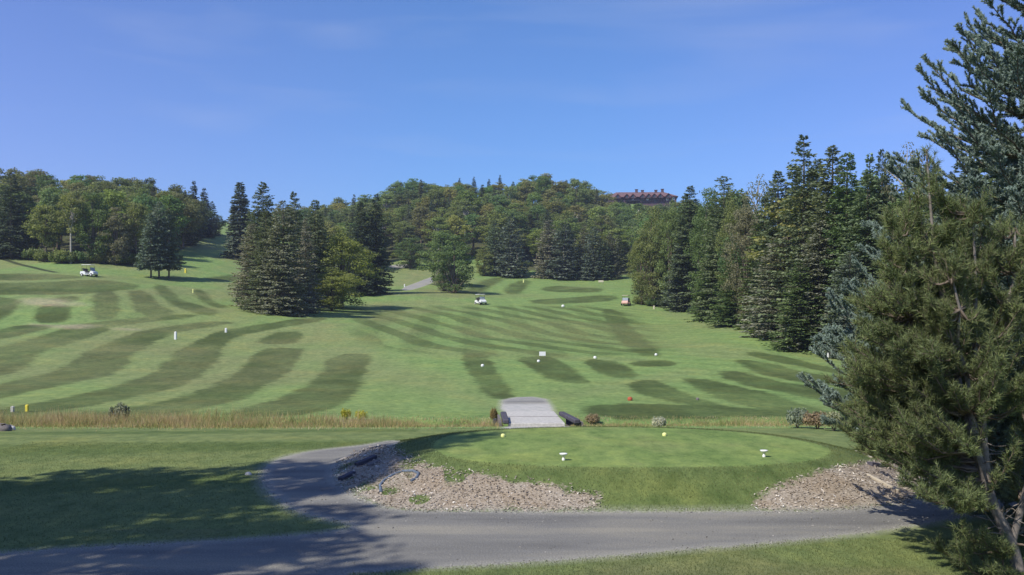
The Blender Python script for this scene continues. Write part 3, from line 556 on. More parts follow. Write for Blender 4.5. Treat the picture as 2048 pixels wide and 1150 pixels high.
# right wood: front row, left to right
for px_, py_, tp, wd, kd, ti, ix, lb in ((1282, 610, 455, 62, 'fine', T_OLV, 0, 'small olive tree at the left end of the right wood, beside the cart'),
        (1305, 612, 400, 84, 'fine', T_OLV, 1, 'yellowish olive tree second from the left end of the right wood'),
        (1340, 617, 395, 74, 'fine', T_LGR, 0, 'round mid green broadleaf tree in the left part of the right wood'),
        (1380, 623, 372, 76, 'big', T_SPR, 2, 'dark spruce with soft outline in the left part of the right wood'),
        (1362, 622, 470, 50, 'big', T_BLU, 0, 'short bluish spruce in front at the left part of the right wood'),
        (1415, 634, 360, 90, 'fine', T_GRN, 1, 'tall green broadleaf tree with rounded top against the sky, right wood'),
        (1448, 640, 350, 84, 'big', T_SPR, 1, 'tall spruce behind the bright young pine, right wood'),
        (1428, 640, 478, 70, 'big', T_LGR, 2, 'bright green young pine in front of the right wood'),
        (1492, 655, 385, 100, 'fine', T_BRN, 0, 'brownish leafy tree under the bare-topped one in the right wood'),
        (1474, 652, 505, 84, 'big', T_GRN, 0, 'low spreading green pine at the foot of the right wood'),
        (1556, 672, 340, 90, 'big', T_SPR, 1, 'green spruce left of the tallest spruce in the right wood'),
        (1608, 690, 268, 130, 'big', T_SPR, 0, 'tallest spruce of the right wood, pointed top high against the sky'),
        (1560, 680, 470, 110, 'big', T_GRY, 1, 'shorter grey-green spruce in front of the tallest one, right wood'),
        (1665, 700, 292, 120, 'big', T_SPR, 2, 'tall dark spruce right of the tallest one in the right wood'),
        (1640, 702, 440, 110, 'big', T_GRY, 0, 'grey spruce with hanging branches at the front of the right wood'),
        (1694, 706, 302, 100, 'big', T_GRN, 1, 'green spruce with rounded top, third tall one in the right wood'),
        (1764, 712, 296, 62, 'big', T_DRK, 2, 'slim dark conifer left of the bare-branched tree near the pine'),
        (1735, 712, 345, 120, 'big', T_SPR, 0, 'full spruce partly behind the near pine'),
        (1700, 716, 500, 90, 'big', T_BLU, 1, 'small pale blue spruce at the left edge of the near pine'),
        (1830, 720, 330, 130, 'big', T_GRN, 1, 'spruce standing behind the near pine crown'),
        (1930, 724, 310, 140, 'big', T_SPR, 0, 'spruce hidden behind the near blue spruce'),
        (1330, 610, 412, 60, 'big', T_SPR, 1, 'dark spruce wedged between two olive trees at the left end of the right wood'),
        (1400, 624, 392, 70, 'fine', T_LGR, 1, 'light green rounded tree between dark spruces in the right wood'),
        (1468, 642, 372, 78, 'fine', T_OLV, 0, 'olive leafy tree behind the low spreading pine, right wood'),
        (1530, 660, 392, 84, 'big', T_GRN, 2, 'green spruce between the half-bare tree and the tall spruces'),
        (1590, 676, 330, 90, 'big', T_SPR, 0, 'spruce close behind the tallest one, its top left of the peak'),
        (1634, 684, 318, 96, 'big', T_SPR, 3, 'spruce filling the gap right of the tallest one'),
        (1600, 702, 520, 100, 'big', T_GRN, 3, 'low green spruce with branches on the grass at the wood edge'),
        (1680, 700, 380, 110, 'big', T_GRY, 4, 'greyish spruce between the tall dark one and the slim conifer'),
        (2040, 735, 320, 140, 'big', T_SPR, 2, 'spruce behind the blue spruce at the right edge')):
    if kd == 'big': wd *= 1.5; ix = (ix+px_) % 5
    nm = 'broadleaf_tree' if kd == 'fine' else ('pine_tree' if 'pine in' in lb or 'pine at' in lb else 'spruce_tree')
    ptree(kd, px_, py_, tp, wd, ti, nm, lb, dmin=50, dmax=230, idx=ix)
ptree('thin', 1514, 652, 338, 78, T_BRN, 'bare_topped_tree', 'pale-trunked tree with thin half-bare top against the sky, right wood', dmin=60, idx=0)
ptree('thin', 1812, 716, 268, 100, T_BRN, 'bare_topped_tree', 'thin brownish open-crowned tree against the sky, left of the near blue spruce', dmin=60, idx=0)
# woods behind: every tree its own object, tops kept to the photographed skyline
SKYL = np.array([(-300, 330), (0, 333), (60, 332), (110, 340), (170, 340), (215, 346), (250, 345), (290, 350), (315, 366), (360, 372), (400, 385), (430, 420), (445, 445), (462, 440), (500, 425), (600, 400), (640, 402), (668, 408), (690, 380), (740, 384), (758, 408), (775, 372), (800, 354), (840, 350), (880, 366), (920, 366), (950, 362), (985, 366), (1010, 358), (1040, 352), (1075, 337), (1100, 345), (1130, 358), (1170, 360), (1205, 372), (1225, 388), (1250, 402), (1300, 405), (1345, 400), (1370, 386), (1410, 362), (1440, 352), (1500, 350), (1560, 345), (1650, 320), (1800, 300), (2100, 290), (2500, 290)])
PLACED = []
def fill(n, prange, dfun, mind, kinds, hr, wr, group, region, tries=9000):
    c_ = 0
    for _ in range(tries):
        if c_ >= n: break
        px_ = random.uniform(*prange); d0, d1 = dfun(px_)
        if d1 <= d0: continue
        d = random.uniform(d0, d1); X = (px_-CX)/F*d
        if any((X-a)**2+(d-b_)**2 < mind*mind for a, b_ in PLACED): continue
        z_ = hz(X, d); H = random.uniform(*hr); top = HY-F*(z_+H-ZC)/d; sk = np.interp(px_, SKYL[:, 0], SKYL[:, 1])+random.uniform(-3, 14)
        if top < sk or d > d1-28: H = min(H*1.45, H-(sk-top)/F*d)
        if H < 5.5: continue
        wgt = [k[0] for k in kinds]; _, kd, ti, nm, lb = random.choices(kinds, wgt)[0]
        wd = random.uniform(*wr)*(H/12)**.5*(.62 if kd in ('spruce', 'narrow', 'fir') else 1)
        PLACED.append((X, d)); c_ += 1
        tree(kd, (X, d, z_), H, wd, ti, nm, lb % region, group=group % region, jit=.16)
    return c_
KB = [(30, 'broad', T_OLV, 'broadleaf_tree', 'olive-green broadleaf tree in %s'), (20, 'broad', T_LGR, 'broadleaf_tree', 'fresh green broadleaf tree in %s'), (9, 'broad', T_YEL, 'broadleaf_tree', 'yellowing broadleaf tree in %s'),
      (14, 'birch', T_OLV, 'birch_tree', 'pale-trunked birch in %s'), (14, 'broad', T_GRN, 'broadleaf_tree', 'dark green broadleaf tree in %s'), (16, 'spruce', T_SPR, 'spruce_tree', 'dark spruce standing among leafy trees in %s'), (5, 'broad', T_BRO, 'broadleaf_tree', 'rust-brown tinged tree in %s')]
li = np.array(LINE_L); lc = np.array(LINE_C); lr = np.array(LINE_R)
print('left', fill(115, (-260, 425), lambda p: (np.interp(p, li[:, 0], li[:, 1])+3, min(262, 262+0*p)), 5.4, [(40, 'broad', (.175, .190, .078), 'broadleaf_tree', 'dull olive broadleaf tree in %s'), (16, 'broad', T_GRN, 'broadleaf_tree', 'dark green broadleaf tree in %s'), (16, 'broad', T_BRO, 'broadleaf_tree', 'rust-brown tinged tree in %s'), (14, 'birch', T_OLV, 'birch_tree', 'pale-trunked birch in %s'), (8, 'spruce', T_DRK, 'spruce_tree', 'dark spruce among leafy trees in %s'), (5, 'broad', T_YEL, 'broadleaf_tree', 'yellowing broadleaf tree in %s')], (11, 15), (6.5, 9.5), 'trees filling %s', 'the wood on the left hill'))
print('centre', fill(215, (640, 1385), lambda p: (np.interp(p, lc[:, 0], lc[:, 1])+2, 352), 6.0, KB, (10.5, 15), (7.5, 11.5), 'trees covering %s', 'the wooded hill behind the fairway'))
print('notch', fill(40, (436, 680), lambda p: (262 if p < 455 else 285, 345), 5, [(1, 'broad', T_BRO, 'broadleaf_tree', 'distant brownish tree in %s'), (1, 'broad', T_GRN, 'broadleaf_tree', 'distant green tree in %s')], (6, 9), (6, 9), 'trees in %s', 'the gap beyond the left fairway'))
print('right', fill(70, (1275, 2350), lambda p: (np.interp(p, lr[:, 0], lr[:, 1])+6, np.interp(p, lr[:, 0], lr[:, 1])+75), 6.0, [(30, 'spruce', T_SPR, 'spruce_tree', 'dark spruce inside %s'), (20, 'fir', T_SPR, 'spruce_tree', 'full spruce inside %s'), (25, 'broad', T_GRN, 'broadleaf_tree', 'dark green broadleaf tree inside %s'), (12, 'broad', T_OLV, 'broadleaf_tree', 'olive broadleaf tree inside %s')], (13, 20), (6, 8.5), 'trees inside %s', 'the right wood'))
for px_, tp in ((948, 353), (978, 358), (1000, 350), (919, 356)):
    d = 345; X = (px_-CX)/F*d; z_ = hz(X, d); Ht = ZC+(HY-tp)/F*d-z_; tree('spruce', (X, d, z_), Ht, 4.2, T_DRK, 'spruce_tree', 'small pointed spruce poking over the crest of the wooded hill', group='pointed spruces on the hill crest')

# undergrowth: bushes along the wood edges (each one its own shrub) and low scrub behind
def shrub_proto(seed, mt, n=16, nl=120, ls=.13):
    r_ = np.random.default_rng(seed); C = []; Nn = []
    for i in range(n):
        a = r_.uniform(0, 6.28); q = r_.random()**.5*.75; c0 = np.array((math.cos(a)*q, math.sin(a)*q, .28+.5*(1-q*q)*r_.uniform(.5, 1.1))); rr = r_.uniform(.2, .36)
        d = rsph(nl, r_); C.append(c0+d*rr*r_.uniform(.5, 1.1, nl)[:, None]); Nn.append(nrm(d+r_.normal(size=d.shape)*.6))
    C = np.concatenate(C); C[:, 2] = np.abs(C[:, 2]); Nn = np.concatenate(Nn); D = nrm(np.cross(Nn, rsph(len(C), r_))); S = np.cross(Nn, D); sz = ls*r_.uniform(.6, 1.4, len(C))
    V, Q = blades(C, D, S, sz, sz*.4); me = raw_mesh('foliage', V, Q, mt)
    st_ = MB()
    for k in range(6): a = k*1.05; st_.tube([(0, 0, -.05), (math.cos(a)*.25, math.sin(a)*.25, .35), (math.cos(a)*.5, math.sin(a)*.5, .7)], [.03, .02, .008], 5, False)
    return me, st_.mesh('stem', M['bark'])
SH = [shrub_proto(101, M['leaf']), shrub_proto(102, M['leaf'], 22, 90), shrub_proto(103, M['leaf'], 12, 100)]
def shrub(p, r_, hgt, tint, name, label, group=None, i=None):
    me, sm = SH[random.randrange(3) if i is None else i]
    t_ = thing(name, tuple(p), label, 'shrub', group, rz=random.uniform(0, 6.28), scale=(r_, r_, hgt)); c_ = link('foliage', me, t_); c_.color = hsv_j(tint, .12); link('stem', sm, t_); return t_
for k in range(46):
    px_ = random.uniform(1268, 1745); q = np.interp(px_, lr[:, 0], lr[:, 1]); X = (px_-CX)/F*q; s_ = random.uniform(.7, 1.5)
    shrub((X, q-.3+random.uniform(-.8, 1.6), hz(X, q)-.05), s_, s_*1.1, random.choice((T_GRN, T_DRK, T_GRN, T_OLV)), 'bush', 'low bush along the grass edge of the right wood', 'bushes along the right wood edge')
for k in range(40):
    px_ = random.uniform(-60, 440); q = np.interp(px_, li[:, 0], li[:, 1]); X = (px_-CX)/F*q; s_ = random.uniform(1.2, 2.4)
    shrub((X, q+random.uniform(-1, 2), hz(X, q)-.05), s_, s_*1.1, random.choice((T_GRN, T_OLV, T_DRK, T_BRO)), 'bush', 'low bush along the foot of the left wood', 'bushes along the left wood edge')
for k in range(26):
    px_ = random.uniform(760, 1262); q = np.interp(px_, lc[:, 0], lc[:, 1])+4; X = (px_-CX)/F*q; s_ = random.uniform(1.3, 2.6)
    shrub((X, q+random.uniform(-1, 3), hz(X, q)-.05), s_, s_*1.1, random.choice((T_GRN, T_OLV, T_YEL, T_BRO)), 'bush', 'low bush at the foot of the wooded hill', 'bushes at the foot of the wooded hill')
shrub(ray(1524, 672), 1.5, 1.4, T_YEL, 'bush', 'yellow-green bush in front of the right wood, near the white stake', i=1)
for px_, py_, r_, hh, ti, nm, lb in ((1185, 850, .36, .42, (.32, .29, .17), 'shrub', 'round brown seedy shrub right of the footbridge'), (240, 846, .45, .8, (.26, .30, .22), 'shrub', 'greyish leggy shrub on the stream bank at left'),
        (692, 842, .26, .5, (.42, .44, .08), 'goldenrod_plant', 'left of the two yellow-flowering plants on the stream bank'), (722, 842, .30, .42, (.40, .42, .09), 'goldenrod_plant', 'right of the two yellow-flowering plants on the stream bank'),
        (1318, 858, .26, .42, (.52, .50, .44), 'shrub', 'pale whitish dry shrub behind the back of the tee'), (1595, 856, .45, .7, (.30, .32, .24), 'shrub', 'tall grey-green shrub at the left of the reddish bank growth'), (1635, 858, .5, .6, (.28, .25, .15), 'shrub', 'reddish-brown shrub on the bank near the near pine'),
        (1668, 862, .45, .6, (.28, .27, .18), 'shrub', 'grey-brown shrub nearest the near spruce on the bank'), (988, 846, .2, .55, (.32, .25, .12), 'shrub', 'brown leggy weed left of the footbridge')):
    shrub(ray(px_, py_, 24, 45), r_, hh, ti, nm, lb)

# ------------------------------------------------------------------ near pine (multi-stemmed, leaning) and near blue spruce
def polyline(p0, p1, sag, n, r_): 
    t_ = np.linspace(0, 1, n)[:, None]; p = p0+(p1-p0)*t_; p[:, 2] += sag*np.sin(t_[:, 0]*math.pi); p[1:-1] += r_.normal(size=(n-2, 3))*np.linalg.norm(p1-p0)*.02; return p
r_ = np.random.default_rng(5)
pb = ray(2046, 1142, 6, 20); PB = np.array(pb)
pine = thing('pine_tree', tuple(pb), 'near young pine with long soft needles and a bare grey leaning trunk, right foreground', 'tree')
PC = np.array((-.6, -.2, 2.8)); PRx = np.array((1.62, 1.4, 1.95))          # crown centre and radii relative to the foot
stem = MB(); top = np.array((-1.22, .1, 5.55)); stems = []
main = np.array([(0, 0, -.2), (-.15, 0, .35), (-.42, 0, .95), (-.62, -.02, 1.55), (-.80, .02, 2.3), (-.98, .05, 3.3), (-1.12, .1, 4.2), top]); stems.append((main, .085))
for e in ((-.05, .1, 4.5), (-1.2, -.55, 3.8), (.7, -.1, 4.2), (-1.05, .7, 4.8), (-1.66, -.05, 4.4), (-.72, -.1, 4.65)):
    e = np.array(e); s0 = main[2]+(main[3]-main[2])*r_.random() if e[0] < 0 else main[1]; stems.append((polyline(s0, e, .1, 7, r_), .05))
for P, rd in stems: stem.tube(P, list(np.linspace(rd, .012, len(P))), 9)
TC, TD = [], []; bough = MB()
allp = np.concatenate([P for P, _ in stems])
nbough = 540; SPIRES = [(-1.26, .1, 5.1, 1.5, .70, 110), (-1.66, -.05, 4.55, 1.45, .58, 90), (-.72, -.1, 4.75, 1.7, .72, 80), (-.05, .1, 4.6, .9, .85, 90), (-1.2, -.55, 4.0, .95, .66, 70), (.7, -.1, 4.3, .6, .8, 50), (-1.0, .7, 4.5, 1.6, .8, 60), (-1.7, .5, 3.9, 1.3, .5, 30)]
SPW = np.array([q_[5] for q_ in SPIRES], float); SPW /= SPW.sum()
cnt = 0
low = [np.array((r_.uniform(-1.1, -.35), r_.uniform(-.6, .3), r_.uniform(.15, .6))) for _ in range(16)]
while cnt < nbough+len(low):
    ax_, ay_, at_, bt_, rm_, _w = SPIRES[r_.choice(len(SPIRES), p=SPW)]; tt_ = r_.random()**.85; zz_ = at_-tt_*(at_-bt_)
    rr_ = (.10+rm_*min(1, tt_*1.35)**.75*(1-.35*max(0, tt_-.75)/.25))*r_.uniform(.62, 1.12); a_ = r_.uniform(0, 6.283)
    e = np.array((ax_+math.cos(a_)*rr_, ay_+math.sin(a_)*rr_, zz_+.1))
    if e[2] < 2.2 and e[0] > -1.05 and e[1] < .35 and r_.random() < .8: continue
    if cnt >= nbough: e = low[cnt-nbough]
    dd_ = np.linalg.norm(allp-e, axis=1)+np.where(allp[:, 2] > e[2]+.15, 3, 0)+np.abs(e[2]-.55-allp[:, 2])*.6; s0 = allp[np.argmin(dd_)]
    P = polyline(s0, e, -.12, 6, r_); bough.tube(P, list(np.linspace(.02, .005, 6)), 5, False); cnt += 1
    ln = np.linalg.norm(e-s0)
    for q in range(int(8+ln*15)):
        f_ = 1-.72*r_.random()**1.6; i_ = min(int(f_*5), 4); b0 = P[i_]+(P[i_+1]-P[i_])*(f_*5-i_)
        d = nrm(nrm(e-s0)*.7+rsph(1, r_)[0]*.75+np.array((0, 0, .75))); tl = r_.uniform(.06, .24); TC.append((b0, d, tl))
for q in range(60):      # leader tuft at the top
    w__ = .05+.16*(1-q/60); TC.append((top+np.array((r_.normal()*w__+.12*(1-q/60), r_.normal()*w__, -1.35+q*.022)), nrm(np.array((r_.normal()*.6, r_.normal()*.6, 1))), .15))
# dead bare twigs around the trunk
for k in range(44):
    s0 = main[1]+(main[4]-main[1])*r_.random()+r_.normal(size=3)*.03; e = s0+nrm(r_.normal(size=3)*np.array((1, 1, .4)))*r_.uniform(.25, .8); stem.tube(polyline(s0, e, r_.uniform(-.1, .06), 5, r_), [.011, .009, .007, .005, .003], 4, False)
stem.build('trunk', M['pine_bark'], pine)
tw = MB(); C = []; D = []
for b0, d, tl in TC:
    tw.tube([b0, b0+d*tl], [.005, .003], 3, False); n = int(20+tl*100); f_ = r_.random(n)**.8
    u = rsph(n, r_); u = nrm(u-(u@d)[:, None]*d); dir_ = nrm(d*r_.uniform(.35, 1.2, n)[:, None]+u*.75); C.append(b0+d*(tl*f_)[:, None]); D.append(dir_)
C = np.concatenate(C); D = np.concatenate(D); S = nrm(np.cross(D, rsph(len(C), r_))); print('pine needles', len(C))
V, Q = tris(C, D, S, r_.uniform(.055, .105, len(C)), .0036)
cr = link('needles', raw_mesh('needles', V, Q, M['pine']), pine); cr.color = (.165, .205, .088, 1)
bough.build('branches', M['bark'], pine); tw.build('twigs', M['bark'], pine)
# blue spruce
sx_, sy_ = 8.75, 14.2; sb = np.array((sx_, sy_, hz(sx_, sy_)-.05)); bs = thing('blue_spruce_tree', tuple(sb), 'tall near blue spruce with stiff silvery branches, cut off by the right edge', 'tree')
SHt, SR = 9.6, 4.1; bt = MB(); bt.tube([(0, 0, -.2), (0, 0, 4), (0, 0, SHt)], [.17, .11, .02], 10); bt.build('trunk', M['bark'], bs)
br = MB(); C = []; D = []; LN = []
for i in range(44):
    t_ = i/43; z0_ = .35+(SHt-.6)*t_**1.02; Lz = SR*(1-t_)**.66*min(1, .35+t_*4)+.12
    for j in range((27 if .1 < t_ < .34 else 11) if t_ < .8 else 8):
        az = r_.uniform(2.85, 3.75) if j > 10 else r_.uniform(0, 6.283); rd = np.array((math.cos(az), math.sin(az), 0)); 
        if rd[0] > .35 and r_.random() < .6: continue                                   # keep the side that is cut off lighter
        Lb = Lz*r_.uniform(.72, 1.08)*(.98 if j > 10 else 1); sl_ = np.array((-rd[1], rd[0], 0)); asc = -.14+.72*t_
        s_ = np.linspace(0, 1, 9); P = rd*(Lb*s_)[:, None]; P[:, 2] = z0_+Lb*(asc*s_+.12*s_**2.2-.14*np.sin(s_*3.1)); P[1:, :] += r_.normal(size=(8, 3))*.02*Lb
        br.tube(P, list(np.linspace(.028, .006, 9)), 5, False)
        nt_ = int(8+Lb*11)
        for q in range(nt_+3):
            f_ = min(.999, .22+.78*(q/nt_)) if q < nt_ else .96; i_ = int(f_*8); b0 = P[i_]+(P[i_+1]-P[i_])*(f_*8-i_); ax = nrm(P[i_+1]-P[i_]); sg = 1 if q % 2 else -1
            dr = nrm(ax*r_.uniform(.7, 1.2)+sl_*sg*r_.uniform(.45, .9)+np.array((0, 0, r_.uniform(-.05, .5)))) if q < nt_ else nrm(ax+rsph(1, r_)[0]*.3)
            tl = r_.uniform(.16, .42)*(1.25-f_*.6)*(.7+.12*Lb); br.tube([b0, b0+dr*tl], [.006, .004], 3, False)
            for (o_, dd_, l_) in ((b0, dr, tl),)+(((b0+dr*tl*.5, nrm(dr+sl_*r_.normal()*.8+np.array((0, 0, .2))), tl*.5),) if tl > .22 else ()):
                n = int(14+l_*300); f2 = r_.random(n); u = rsph(n, r_); u[:, 2] += .45; u = nrm(u-(u@dd_)[:, None]*dd_)
                C.append(o_+dd_*(l_*f2)[:, None]); D.append(nrm(dd_*.75+u))
        n = int(Lb*70); f2 = .25+.75*r_.random(n); ix = np.minimum((f2*8).astype(int), 7); pp = P[ix]+(P[ix+1]-P[ix])*(f2*8-ix)[:, None]; C.append(pp); D.append(nrm(rsph(n, r_)+np.array((0, 0, .5))))
C = np.concatenate(C); D = np.concatenate(D); S = nrm(np.cross(D, rsph(len(C), r_))); print('spruce needles', len(C))
V, Q = tris(C-D*.004, D, S, r_.uniform(.035, .058, len(C)), .0095)
cr = link('needles', raw_mesh('needles', V, Q, M['needle']), bs); cr.color = (.24, .31, .27, 1); br.build('branches', M['bark'], bs)

# trees standing left of and behind the viewer: they throw the long shadows over the lawn
for X, Y, H, W, kd, ix in ((-14.0, 9.8, 21, 5.4, 'broad', 2), (-13.5, 5, 17, 6, 'broad', 4), (-13, 1.5, 16.5, 6, 'big', 0), (-18.5, 8.8, 16.5, 7.5, 'broad', 0), (-17.5, 5, 15, 7.5, 'broad', 2), (-23.5, 9, 16.5, 8.5, 'broad', 1), (-22, 4.5, 16, 8, 'broad', 4), (-18, 0, 17, 7, 'big', 1), (-28.5, 8, 17, 9, 'broad', 0), (-16, 6.6, 16.5, 6.5, 'bushy', 0), (-20, 7, 15.5, 7.5, 'bushy', 1), (-16, 2.6, 14.5, 6.5, 'bushy', 2), (-21.5, 2, 16.5, 8, 'bushy', 0)):
    tree(kd, (X, Y, hz(X, Y)), H, W, T_GRN, 'shade_tree', 'tall tree left of the viewer, outside the photo, shading the lawn', group='shade trees beside the viewer', idx=ix)

# ------------------------------------------------------------------ loose stuff: bank grass, rough, chips, pebbles
def scatter(name, n, xf, mt, hgt, wid, lean, kind='stuff', tri=True, seed=0):
    r_ = np.random.default_rng(seed); X, Y = xf(n, r_); Z = h(X, Y); n = len(X); C = np.stack([X, Y, Z-.01], 1); D = nrm(r_.normal(size=(n, 3))*lean+np.array((0, 0, 1.)))
    a = r_.uniform(0, 6.28, n); S = nrm(np.cross(D, np.stack([np.cos(a), np.sin(a), 0*a], 1))); Ln = hgt(X, Y, r_) if callable(hgt) else hgt*r_.uniform(.5, 1.2, n)
    V, Q = tris(C, D, S, Ln, wid*r_.uniform(.6, 1.3, n)); return tag(link(name, raw_mesh(name, V, Q, mt)), kind='stuff')
def bank_xy(n, r_):
    X = r_.uniform(-34, 34, n); s = X*.03+33.6+np.sin(X*.22)*.35; Y = s+r_.normal(size=n)*1.25-.45; k = ~((np.abs(X-BR0[0]-.0) < 1.25) & (Y > 29)); dens = vnoise(X, Y, 2.2, 21)+.5
    k &= r_.random(n) < .12+dens*1.1; k &= (Y < 36.6); return X[k], Y[k]
def bank_h(X, Y, r_):
    b_ = (.54+.34*smooth01((-X+2)/8))*(.55+vnoise(X, Y, 2.5, 22)*1.5+vnoise(X, Y, .7, 24)*.9+.25*(np.exp(-((X+17)/5)**2)))*np.exp(-((Y-33)/2.0)**2); return np.clip(b_, .1, 1.1)*r_.uniform(.5, 1.25, len(X))
scatter('bank_grass', 260000, bank_xy, M['bank'], bank_h, .010, .36, seed=1)
def slope_xy(n, r_):
    X = r_.uniform(-5, 10, n); Y = r_.uniform(14.5, 26.5, n); a = sdf_poly(TEE_FOOT, X, Y); b_ = sdf_poly(TEE_TOP, X, Y)
    c1 = sdf_poly(CHIP1, X, Y); c2 = sdf_poly(CHIP2, X, Y); e = np.maximum(c1, c2); k = (a > -.05) & (b_ < .05) & (e < (r_.random(n)-.5)*.25); k |= (e > 0) & (a > 0) & (vnoise(X, Y, .55, 31) > .1) & (X < 1.5) & (r_.random(n) < .75); k &= sdf_poly(ROAD, X, Y) < -.03
    return X[k], Y[k]
scatter('rough_grass', 150000, slope_xy, M['rough'], .048, .005, .35, seed=2)
def fg_xy(n, r_):
    X = r_.uniform(-4.2, 7.5, n); Y = r_.uniform(9.8, 13.4, n); k = (sdf_poly(ROAD, X, Y) < -.02+(r_.random(n)-.5)*.12) & (sdf_poly(TEE_FOOT, X, Y) < 0); return X[k], Y[k]
scatter('lawn_grass', 90000, fg_xy, M['rough'], .04, .004, .45, seed=3)
def lawn_xy(n, r_):
    X = r_.uniform(-13, -2, n); Y = r_.uniform(12.4, 24, n); k = sdf_poly(ROAD, X, Y) < -.03; k &= sdf_poly(TEE_FOOT, X, Y) < -.05; k &= np.abs(X) < Y*.62; return X[k], Y[k]
scatter('turf_grass', 120000, lawn_xy, M['rough'], .035, .005, .5, seed=4)
def chips():
    r_ = np.random.default_rng(6); n = 60000; X = r_.uniform(-5, 9.5, n); Y = r_.uniform(14.8, 24, n); e = np.maximum(sdf_poly(CHIP1, X, Y), sdf_poly(CHIP2, X, Y)); k = e > (r_.random(n)-.7)*.22; X, Y = X[k], Y[k]; n = len(X)
    C = np.stack([X, Y, h(X, Y)+r_.uniform(.0, .02, n)], 1); D = nrm(r_.normal(size=(n, 3))*np.array((1, 1, .35))); S = nrm(np.cross(D, nrm(r_.normal(size=(n, 3))*.5+np.array((0, 0, 1.)))));
    V, Q = blades(C, D, S, r_.uniform(.03, .09, n), r_.uniform(.007, .019, n), .5); tag(link('wood_chips', raw_mesh('wood_chips', V, Q, M['chipbit'])), kind='stuff')
chips()
def pebbles():
    r_ = np.random.default_rng(12); n = 90000; X = r_.uniform(-9, 9, n); Y = r_.uniform(11, 20, n); e = sdf_poly(ROAD, X, Y); k = (e > -.12) & (e < .9) & (r_.random(n) < np.where(e < .12, .5, .05)) & (np.abs(X) < Y*.6); X, Y = X[k], Y[k]; n = len(X)
    C = np.stack([X, Y, h(X, Y)+.004], 1); D = nrm(r_.normal(size=(n, 3))*np.array((1, 1, .3))); S = nrm(np.cross(D, nrm(r_.normal(size=(n, 3))*.5+np.array((0, 0, 1.))))); sz = r_.uniform(.012, .035, n)
    V, Q = blades(C, D, S, sz, sz*.45, .5); tag(link('gravel', raw_mesh('gravel', V, Q, M['grit'])), kind='stuff')
pebbles()

# ------------------------------------------------------------------ footbridge
bl_, bm = 3.0, None
yc = (BR0[1]+BR1[1])/2; L_ = BR1[1]-BR0[1]+.6; dz = BR1[2]-BR0[2]; dxb = BR1[0]-BR0[0]; rz_ = -math.atan2(dxb, BR1[1]-BR0[1]); tilt = math.atan2(dz, L_)
print('bridge', BR0, BR1, [round(hz(BR0[0], yy_), 2) for yy_ in (29, 30, 31, 32, 33, 34, 36, 38, 40, 42)])
LB = 6.2; dz = -.22; tilt = math.atan2(dz, LB)
fb = thing('footbridge', (BR0[0], BR0[1], BR0[2]+.06), 'pale concrete footbridge over the grassy stream behind the tee', 'bridge', rz=rz_)
d_ = MB(); zb0 = -.02; d_.box((0, LB/2, zb0+dz/2), (2.0, LB, .16), rx=tilt, ch=.015); d_.build('deck', M['concrete'], fb)
s_ = MB(); 
s_.box((0, 3.1, .085+zb0+tilt*3.1), (1.95, .04, .012), rx=tilt)
s_.build('joint', M['timber'], fb)
for sx, x0_, x1_ in ((-1, -1.08, -1.16), (1, 1.42, 1.06)):
    a_ = math.atan2(x0_-x1_, 2.7); k_ = MB(); k_.box(((x0_+x1_)/2, 1.3, .12), (.22, 2.75, .16), rz=a_, ch=.03); k_.build('curb_timber', M['dark_timber'], fb)
    u_ = MB(); u_.box(((x0_+x1_)/2+sx*.19, 1.3, -.12), (.08, 2.6, .42), rz=a_); u_.build('side_board', M['timber'], fb)
    for yy in (.15, 2.45): p_ = MB(); p_.box((x0_+(x1_-x0_)*yy/2.7+sx*.32, yy, -.5), (.14, .14, .9), ch=.015); p_.build('post', M['dark_timber'], fb)

# timbers on the tee mound
def beam(pa, pb_, wd, hh, name, label, m_, lift=.0, cat='timber', group=None):
    A_, B_ = ray(*pa, 12, 30), ray(*pb_, 12, 30); v = B_-A_; l = float(np.hypot(v[0], v[1])); t_ = thing(name, tuple(A_), label, cat, group, rz=math.atan2(v[1], v[0]))
    b_ = MB(); b_.box((l/2, 0, v[2]/2+hh/2-.03+lift), (l, wd, hh), ry=-math.atan2(v[2], l), ch=.012); b_.build('log', m_, t_)
    for q_ in (.12, .88): s_ = MB(); s_.box((l*q_, -wd/2-.02, v[2]*q_-.06), (.05, .04, .16)); s_.build('stake', M['timber'], t_)
    return t_
beam((1733, 950), (1800, 985), .07, .07, 'edging_timber', 'pale-edged straight timber sloping across the right wood-chip bed', M['pale_timber'])
beam((1712, 903), (1742, 916), .07, .06, 'step_timber', 'short pale timber at the top right corner of the tee mound', M['pale_timber'])
beam((1738, 930), (1775, 936), .14, .10, 'step_timber', 'dark short step timber beside the pale-edged one on the right bed', M['dark_timber'])
beam((674, 925), (735, 898), .08, .07, 'edging_timber', 'sunlit timber on the left rim of the tee mound by the looping path', M['pale_timber'])
beam((735, 898), (772, 891), .08, .06, 'edging_timber', 'upper rim timber left of the tee, end to end with the sunlit one', M['timber'])
beam((712, 934), (752, 917), .14, .12, 'step_timber', 'upper dark log in the shaded bare bank left of the tee', M['dark_timber'])
beam((735, 934), (760, 924), .12, .09, 'step_timber', 'short reddish log just below the upper dark one in the shaded bank', M['timber'])
beam((680, 962), (708, 948), .12, .10, 'step_timber', 'lowest dark log at the foot of the shaded bare bank', M['dark_timber'])
pts = [ray(a, b_, 12, 30) for a, b_ in ((762, 985), (760, 972), (768, 962), (785, 951), (805, 944), (825, 943), (838, 948), (832, 958), (822, 964))]
e_ = MB(); e_.tube([tuple(p+np.array((0, 0, .01))) for p in pts], .03, 10); o = e_.build('drain_hose', M['blue_edge']); tag(o, 'curved blue-grey drain hose lying on the shaded wood-chip bank', 'hose')

